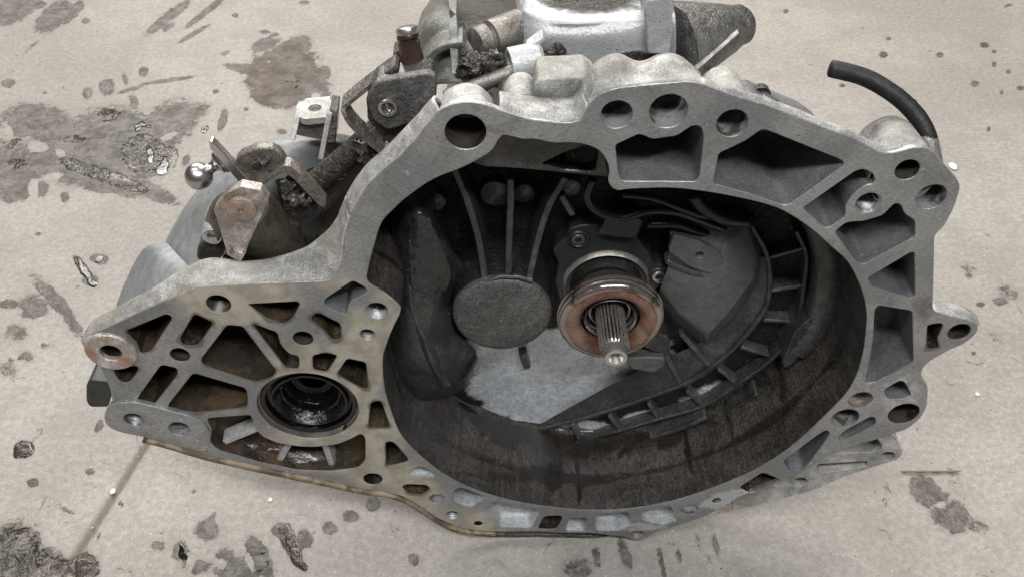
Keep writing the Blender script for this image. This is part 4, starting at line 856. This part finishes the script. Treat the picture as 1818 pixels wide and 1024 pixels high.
# pale differential drum
patch('differential_case', [
 [(240,600,.15),(250,560,.15),(264,500,.15),(290,435,.15),(325,372,.15),(370,315,.15),(425,270,.15),(480,246,.15),(540,236,.15),(610,238,.15),(680,260,.15)],
 [(238,605,.125),(250,565,.125),(266,508,.125),(293,444,.125),(330,382,.125),(376,326,.125),(430,283,.125),(485,260,.125),(542,251,.125),(610,252,.125),(680,270,.125)],
 [(242,610,.09),(262,570,.09),(290,520,.09),(320,465,.09),(358,412,.09),(403,362,.09),(455,325,.09),(505,303,.11),(555,293,.125),(615,290,.13),(680,300,.13)],
 [(260,620,.05),(290,580,.05),(325,535,.05),(362,490,.05),(400,450,.05),(445,410,.05),(490,385,.08),(535,370,.12),(580,362,.13),(630,355,.13),(690,355,.13)]], 'drum_cast', 5, 7, .0008, 22, solid=0,
 attrs={'grime_tone': lambda v: blobs(proj(v), [(600,330,90,60,-40,.8),(360,440,24,40,0,.35),(590,250,14,40,20,.9),(620,260,40,40,0,.9)])})
patch('differential_cover', [[(190,590,.12),(205,545,.12),(222,500,.12),(243,460,.12),(262,437,.12),(292,428,.12)],
 [(205,600,.10),(222,552,.10),(240,510,.10),(262,474,.10),(282,452,.10),(310,446,.10)],
 [(230,600,.05),(250,570,.05),(275,540,.05),(300,515,.05),(325,500,.05),(350,490,.05)]], 'drum_cast', 6, 6, .0008, 30, solid=0)
# lug with an oval hole on the drum
zl = P(558, 192, .12).z
slab('casting_lug', [(527,183),(551,175),(585,177),(595,184),(591,199),(582,208),(540,212),(525,205)], zl, .005, 'cast', 6, holes_=((559,192,12),))
for a, b in (((528,208),(519,250)),((585,203),(569,285))):
    bar('lug_rib', P(a[0], a[1], .108), P(b[0], b[1], .095), .004, .02, 'cast')
prism('lug_core', [(530,212),(582,208),(575,250),(525,240)], .112, .14, 'steel_dull', 5, .002)
bar('lug_rib', P(592,196,.112), P(588,255,.10), .006, .02, 'sludge')
# dark bowl in which the linkage sits
patch('linkage_recess', [[(450,330,.10),(520,310,.10),(590,285,.10),(650,250,.10),(720,200,.10)],
 [(420,400,.088),(500,380,.092),(575,350,.092),(640,310,.085),(700,270,.08)],
 [(395,455,.055),(480,450,.065),(560,420,.065),(612,370,.055),(660,320,.05)],
 [(385,475,.03),(470,482,.035),(560,455,.035),(612,395,.03),(655,330,.028)]], 'sludge', 6, 6, .0016, 40, solid=0,
 attrs={'grime_tone': lambda v: .45+0*v[:,0]})
# shift shaft, ball stud, bracket, clamp
pin('shift_shaft', P(545,338,.075), P(672,232,.075), [(.0001,-.01),(.0088,0),(.0092,.3),(.0088,.6),(.0094,.8),(.0094,1),(.0001,1.01)], 'sludge', wob=.0007, wf=90)
pin('shift_shaft_collar', P(528,352,.075), P(556,330,.075), [(.0001,0),(.010,0),(.0105,.5),(.009,1),(.0001,1)], 'sludge', wob=.0008, wf=90)
bcn = P(353, 313, .050); rb = wr(353, 313, 25, .05); axb = (P(394, 286, .058)-bcn)
lathe('ball_stud', bcn, [(max(1e-5, rb*math.sin(t)), -rb*math.cos(t)) for t in [math.pi*.86*i/16 for i in range(17)]]+[(rb*.40,rb*1.0),(rb*.38,rb*1.25),(rb*.55,rb*1.5),(rb*.8,rb*1.6),(rb*.85,rb*1.75),(rb*.6,rb*1.8)], 'steel_bright', n=40, axis=axb, ang=50)
a_ = axb.normalized()
lathe('stud_washer', bcn+a_*rb*1.8, [(0,0),(rb*.9,0),(rb*.95,rb*.12),(rb*.9,rb*.24),(0,rb*.24)], 'steel', n=32, axis=axb)
prism('stud_plate', [(371,252),(376,251),(384,258),(449,328),(444,337),(432,334),(373,266)], .050, .056, 'steel', 3, .0008)
lathe('stud_nut', bcn+a_*rb*2.25, [(0,0),(rb*.75,0),(rb*.8,rb*.4),(0,rb*.42)], 'steel_dull', n=6, axis=axb)
prism('shift_bracket', [(416,290),(424,276),(453,264),(482,263),(497,272),(508,288),(500,300),(447,335),(436,332),(424,310)], .052, .060, 'grease_steel', 5, .0012)
prism('bracket_leg', [(445,336),(493,304),(504,294),(516,296),(530,306),(579,362),(576,370),(567,366),(523,320),(508,308),(498,309),(452,340)], .046, .056, 'grease_steel', 3, .0008)
prism('bracket_arm', [(505,318),(520,302),(574,364),(548,366),(538,376),(524,390),(505,372),(498,345)], .058, .072, 'sludge', 5, .002, disp=.0015, sub=1)
pin('linkage_body', P(428,372,.040), P(500,440,.060), [(.0001,0),(.021,.0),(.0225,.12),(.0215,.5),(.022,.8),(.019,1),(.0001,1)], 'linkage_brown', wob=.0008, wf=40, n=40)
HD = [(379,373),(402,344),(428,331),(463,338),(477,358),(449,418),(428,465),(404,453)]
prism('clamp_head', HD, .018, .026, 'clamp_steel', 3, .0013)
patch('clamp_cover', [[(404,340,.036),(385,352,.034),(372,372,.032),(366,392,.034)],[(410,350,.030),(392,362,.027),(380,382,.026),(376,400,.028)],[(420,390,.028),(404,400,.027),(392,415,.027),(388,428,.030)]], 'linkage_brown', 5, 5, .0006, 60)
lathe('clamp_rivet', P(430,369,.018), [(wr(430,369,26,.018)*1.05,.001),(wr(430,369,26,.018)*1.0,-.0022),(wr(430,369,26,.018)*.88,-.0030),(wr(430,369,26,.018)*.2,-.0034),(wr(430,369,26,.018)*.15,-.0022),(0,-.0022)], 'rivet_steel', n=32, wob=.0002)
prism('clamp_lip', [(402,452),(427,466),(438,446),(430,450),(412,444),(404,436)], .0165, .03, 'steel', 2, .001)
lathe('casting_ear', P(376,421,.045), [(wr(376,421,9,.045),.006),(wr(376,421,9,.045),.0005),(wr(376,421,17,.045),0),(wr(376,421,19,.045),.002),(wr(376,421,22,.045),.03)], 'cast', n=30, wob=.0006)
prism('casting_ear_web', [(350,440),(366,425),(392,430),(400,455),(372,470),(348,460)], .05, .08, 'sludge', 5, .002)
crumbs('grease_lump', ((470,286,.051,.0035),(455,292,.051,.003),(520,345,.056,.006),(535,352,.056,.005),(512,330,.056,.005),(545,360,.055,.004),(560,338,.066,.005),(640,262,.065,.006),(655,280,.06,.006),(668,290,.055,.005),(600,300,.075,.007)), 'sludge')
# selector lever: bent strap, plate, roll pin
rib('selector_strap', [(704,120,.066),(660,152,.064),(618,186,.060),(609,197,.058),(622,222,.055),(650,250,.052),(678,272,.048),(688,272,.048),(720,246,.052),(768,206,.058)], .0028, .015, 'grease_steel', n=4, wob=.0002, bevel=.0005)
prism('selector_body', [(650,178),(665,150),(765,135),(776,150),(770,222),(706,262),(690,258),(652,214)], .054, .078, 'sludge', 5, .002, disp=.001, sub=1, simple=True)
prism('selector_plate', [(652,180),(660,160),(668,146),(758,131),(772,136),(776,148),(768,206),(750,213),(692,231),(682,228),(662,212)], .046, .0525, 'plate_steel', 4, .0009)
c = P(688.5, 190.5, .0455); r = wr(688.5, 190.5, 18, .0455)
lathe('roll_pin', c, [(r*.62,.004),(r*.62,-.001),(r*.68,-.0016),(r*.95,-.0016),(r,-.001),(r,.004)], 'steel_bright', n=32)
lathe('roll_pin_core', c, [(r*.62,.001),(0,.0012)], 'rubber', n=24)
bar('roll_pin_key', P(683,180,.0445), P(692,200,.0445), .0016, .002, 'steel')
pin('selector_pin', P(723,60,.0845), P(738,140,.075), [(.0001,0),(.0068,.0),(.0074,.04),(.0074,.10),(.0066,.12),(.0066,.16),(.0076,.18),(.0078,.6),(.0085,1),(.0001,1)], 'pin_rust', wob=.0002)
pin('pin_cap', P(721.5,47,.086), P(724,60,.0845), [(.0001,-.1),(.004,-.1),(.0068,.1),(.0076,.5),(.0074,1.0)], 'steel')
prism('selector_stop', [(698,95),(712,90),(722,128),(716,134),(700,130),(696,112)], .085, .10, 'sludge', 4, .002)
# silver cover on top
CV = [(903,122),(912,85),(917,50),(925,22),(940,28),(985,46),(1020,42),(1138,30),(1141,6),(1150,-4),(1196,-6),(1200,60),(1198,105),(1170,122),(1110,132),(1020,137),(960,134)]
prism('cover_body', [(912,110),(916,60),(926,30),(985,50),(1020,46),(1138,36),(1141,6),(1196,-6),(1200,60),(1197,100),(1110,120),(960,122)], .118, .24, 'silver', 10, .004, taper=-.004)
zt = P(1060, 45, .10).z+.0012
def T(x, y, dz=0): return (x, y, PF(x, y, zt+dz).y)
patch('top_cover', [
 [(898,128,.15),(915,130,.118),(955,140,.103),(1000,140,.100),(1070,138,.100),(1145,132,.100),(1200,118,.103)],
 [(902,100,.15),(917,98,.118),(955,104,.103),(1000,104,.100),(1070,102,.100),(1145,98,.100),(1200,88,.103)],
 [(908,62,.15),(920,58,.118),(957,66,.103),(1000,68,.100),(1070,66,.100),(1145,60,.100),(1199,50,.103)],
 [(914,38,.15),(924,30,.122),(960,44,.107),(1002,50,.104),(1070,46,.104),(1140,38,.104),(1198,30,.107)],
 [(918,24,.16),T(928,16,-.002),T(965,28,-.001),T(1003,36,-.001),T(1070,33,-.001),T(1138,26,-.001),T(1197,18,-.001)],
 [T(925,-10,-.004),T(935,-12,-.002),T(965,-4,-.001),T(1003,2,-.001),T(1070,0,-.001),T(1138,-4,-.001),T(1196,-8,-.001)],
 [T(925,-45,-.004),T(935,-45,-.002),T(965,-40,-.001),T(1003,-36,-.001),T(1070,-36,-.001),T(1138,-38,-.001),T(1196,-40,-.001)]], 'silver', 6, 7, .0008, 40, solid=0,
 attrs={'grime_tone': lambda v: blobs(proj(v), [(1130,105,60,16,0,.75),(970,110,30,30,0,.35),(1050,-5,90,28,0,1.0),(1010,100,20,50,0,.2),(1185,70,12,60,0,.3),(925,60,20,50,0,.35)])})
prism('cover_block', [(1143,14),(1150,-2),(1192,-4),(1196,60),(1190,98),(1150,98),(1146,55)], .093, .12, 'silver', 5, .003)
pin('vent_cap', P(1078,30,.16), P(1078,-40,.16), [(.0001,0),(.014,0),(.015,.3),(.014,1)], 'sludge')
# detent plug, bushing and rod
pin('detent_plug', P(842,78,.105), P(922,50,.125), [(.0001,0),(.0085,0),(.0105,.03),(.0112,.10),(.0112,.26),(.0122,.28),(.0100,.30),(.0100,.34),(.0122,.36),(.0130,.6),(.0135,1)], 'steel_sooty', n=40, wob=.0003)
pin('bushing', P(905,116,.080), P(962,104,.085), [(.0085,.3),(.0088,0),(.0112,0),(.0116,.04),(.0116,.9),(.010,1),(.0001,1)], 'silver', n=40)
pin('bushing_bore', P(906,116,.081), P(935,110,.083), [(.0087,0),(.0086,.9),(.0001,.9)], 'seal', n=30)
bar('bushing_arm', P(936,92,.082), P(966,70,.085), .0035, .012, 'silver')
pin('selector_rod', P(790,172,.075), P(915,126,.080), [(.0001,0),(.0045,0),(.0048,.05),(.0048,1),(.0001,1)], 'steel_sooty', n=24)
crumbs('sludge_lump', tuple((835+rnd.uniform(-12,60), 118+rnd.uniform(-14,12), .086, rnd.uniform(.003,.0075)) for i in range(12))+tuple((975+rnd.uniform(-10,14), 112+rnd.uniform(-16,16), .093, rnd.uniform(.003,.007)) for i in range(8)), 'sludge')
# oily snout with its stay
pin('case_snout', P(1185,84,.12), P(1322,42,.16), [(.0001,0),(.0320,0),(.0265,.35),(.0195,.7),(.0150,.86),(.0145,.95),(.0115,1.0),(.0001,1.0)], 'snout', wob=.0011, wf=60, n=44)
bar('snout_stay', P(1226,135,.080), P(1312,60,.124), .0017, .006, 'cast')
pin('case_snout_boss', P(1245,128,.11), P(1255,80,.13), [(.0001,0),(.008,0),(.008,1)], 'sludge', wob=.0006)
pin('case_bolt', P(1352,180,.05), P(1345,163,.06), [(.0055,0),(.0055,.4),(.0075,.42),(.0075,.9),(.006,1),(.0001,1)], 'sludge')
pin('case_bolt_shank', P(1372,190,.04), P(1350,172,.055), [(.0001,0),(.005,0),(.005,1)], 'sludge')
# hose from behind the right corner
tube('breather_hose', [P(1652,275,.030),P(1647,242,.036),P(1628,207,.045),P(1590,170,.055),P(1535,138,.065),P(1475,122,.07)], .0058, 'rubber', n=18, wob=.0002, wf=60)
pin('hose_fitting', P(1655,290,.028), P(1645,238,.037), [(.0001,0),(.0068,0),(.0066,.8),(.0058,1)], 'steel_dull')
# square plug under the left corner
prism('square_plug', [(153,682),(160,674),(196,678),(199,700),(192,722),(160,722),(153,712)], .020, .045, 'olive', 5, .002, taper=-.001)
def first(n): return next(o for o in sc.objects if o.name.split('.')[0] == n)
for par, kids in {'release_bearing': ('bearing_face','bearing_bore','bearing_inner_ring','bearing_carrier'), 'input_shaft': ('shaft_pilot',), 'slave_cylinder': ('connector_block','cap_screw','star_socket','screw_eye','guide_sleeve','rubber_boot','guide_tube'),
    'clamp_head': ('clamp_rivet','clamp_lip'), 'selector_plate': ('roll_pin','roll_pin_core','roll_pin_key'), 'selector_pin': ('pin_cap',), 'breather_hose': ('hose_fitting',), 'bushing': ('bushing_bore','bushing_arm'),
    'ball_stud': ('stud_washer','stud_plate','stud_nut'), 'shift_bracket': ('bracket_leg','bracket_arm'), 'differential_case': ('differential_cover','lug_rib','lug_core'), 'top_cover': ('cover_block','cover_body','vent_cap'),
    'case_snout': ('snout_stay','case_snout_boss'), 'case_shoulder': ('case_rib',), 'seal_bore': ('shaft_seal','bearing_race'), 'shaft_boss': ('boss_bead',), 'folded_shield': ('shield_panel',), 'sloping_web': ('ring_rib','cross_rib'), 'case_bolt': ('case_bolt_shank',), 'shift_shaft': ('shift_shaft_collar',)}.items():
    po = first(par)
    for o in list(sc.objects):
        if o.name.split('.')[0] in kids: o.parent = po
# ================================================================== SMALL THINGS ON THE FLOOR
def thing(name, label, cat, V, F, mat, org, group=None, ang=60):
    o = build(name, V, F, mat, None, ang, origin=org); return setp(o, label, cat, group)
a, b = PF(1598, 836, .0018), PF(1706, 836, .0018)
def stick(a, b, r):
    t = (b-a).normalized(); u = t.orthogonal().normalized(); v = t.cross(u); loops = []
    for i in range(15):
        q = a.lerp(b, i/14)+N3(a.lerp(b, i/14), 30, .0006); q.z = max(q.z, .0013)
        rr = r*(.2 if i in (0, 14) else 1+.25*math.sin(i*1.7)); loops.append([q+(u*math.cos(k*math.pi/4)+v*math.sin(k*math.pi/4))*rr for k in range(8)])
    return loft(loops, True, True, True)
V, F = stick(a, b, .0011); thing('straw', 'thin dry brown straw lying on the concrete right of the gearbox', 'straw', V, F, 'straw', a)
def pebble(x, y, rx, seed):
    c = PF(x, y); bm = bmesh.new(); bmesh.ops.create_icosphere(bm, subdivisions=2, radius=1)
    r = (PF(x+rx, y)-PF(x-rx, y)).length/2; V = []
    for v in bm.verts:
        p = v.co+N3(v.co*1.0+Vector((seed, 0, 0)), 1.3, .35); V.append(c+Vector((p.x*r, p.y*r*1.2, max(0, p.z*.4+.3)*r)))
    F = [[v.index for v in f.verts] for f in bm.faces]; bm.free(); return V, F, c
for x, y, r, lab, mt in ((1691,297,8,'pale flat chip on the concrete beside the upper right corner of the gearbox','chip'),(480,887,4,'small pale crumb on the concrete below the left arm of the gearbox','chip'),(201,872,5,'pale crumb sitting on the floor joint at the lower left','chip'),(1735,700,3.5,'tiny pale crumb on clean concrete at the right edge of the floor','chip')):
    V, F, c = pebble(x, y, r, x); thing('stone_chip', lab, 'stone chip', V, F, mt, c)
gv, gf = [], []
for i in range(1500):
    x, y = rnd.uniform(-20, 1838), rnd.uniform(-10, 1034); c = PF(x, y); r = rnd.choice((.0003, .0004, .0005, .0006, .0009))
    o = len(gv)
    for k in range(5): a = k*1.2566+rnd.uniform(-.3, .3); gv.append(c+Vector((math.cos(a)*r*rnd.uniform(.7, 1.3), math.sin(a)*r, .0001)))
    gv.append(c+Vector((rnd.uniform(-.3, .3)*r, 0, r*rnd.uniform(.5, 1)))); gf += [(o+k, o+(k+1) % 5, o+5) for k in range(5)]
g_ = build('floor_grit', gv, gf, 'grit', None, 10); g_['kind'] = 'stuff'; g_['label'] = 'scattered fine grit and crumbs on the concrete floor'
def puddle(name, label, outline, h, mat='oil', amp=.25, group=None, nf=60):
    """thin pool of oil with an uneven domed surface"""
    L = dedupe([Vector((q.x, q.y)) for q in (PF(p[0], p[1]) for p in spline([Vector((a, b, 0)) for a, b in outline], 6, True))], .0005)
    L = [p+Vector(N3(Vector((p.x, p.y, 0)), 90, .004)[:2]) for p in L]
    c = sum(L, Vector((0,0)))/len(L); loops = []
    h *= .45
    for f, z in ((1,.0004),(.97,.35),(.9,.7),(.75,.95),(.55,1),(.35,1),(.15,1)):
        loops.append([Vector((c.x+(p.x-c.x)*f, c.y+(p.y-c.y)*f, .0003+(0 if f == 1 else h*z*(1+amp*2*noise.noise(Vector((p.x*f+c.x*(1-f), p.y*f, .3))*nf))))) for p in L])
    V, F = loft(loops, True, False, True)
    return thing(name, label, 'oil puddle', V, F, mat, Vector((c.x, c.y, 0)), group, 180)
puddle('oil_puddle', 'small round glossy oil puddle left of the gearbox, reflecting the lamps', [(25,790),(38,784),(58,788),(61,800),(50,812),(30,812),(22,802)], .0022, 'oil_brown')
puddle('oil_puddle', 'black oil puddle over the floor joint at the bottom left edge', [(134,1004),(146,992),(158,990),(168,996),(162,1008),(148,1022),(134,1026)], .0013, 'oil_brown')
puddle('oil_puddle', 'narrow black oil streak standing upright beside the ball stud', [(260,264),(270,262),(274,274),(272,290),(264,290),(259,276)], .0011)
puddle('oil_puddle', 'small black oil spill nearest to the ball stud', [(276,302),(288,286),(298,278),(300,292),(294,310),(282,310)], .0011)
puddle('oil_puddle', 'curved black oil arc in the middle of the large stain at the upper left', [(238,228),(248,218),(262,220),(266,228),(254,226),(242,234)], .0016)
puddle('oil_puddle', 'small oil drop at the right end of the large upper left stain', [(358,230),(366,222),(372,228),(366,236),(358,237)], .0014)
puddle('oil_puddle', 'ring shaped wet oil drop at the far lower left corner', [(60,994),(68,990),(80,993),(78,1002),(66,1005),(60,1001)], .0014, 'oil_brown')
puddle('oil_puddle', 'slanting wet oil streak with bright glints under the gearbox, right of the tread marks', [(505,935),(514,932),(526,960),(542,995),(540,1015),(530,1012),(516,985),(508,955)], .0014, 'oil_brown')
puddle('oil_puddle', 'short oil streak on the stain between the plug and the left frame edge', [(135,462),(146,465),(158,482),(168,494),(160,500),(146,486)], .0012, 'oil_brown')
puddle('oil_puddle', 'tiny dark oil drop beside the small stain level with the plug', [(158,497),(166,495),(172,501),(167,508),(159,506)], .0012)
puddle('oil_puddle', 'tiny oil drop above the tread print left of the gearbox', [(170,456),(180,454),(184,461),(176,466),(169,463)], .0012, 'oil_brown')
puddle('oil_puddle', 'small upright oil blot left of the tread marks under the gearbox', [(318,965),(326,968),(334,985),(330,998),(322,990)], .0012)
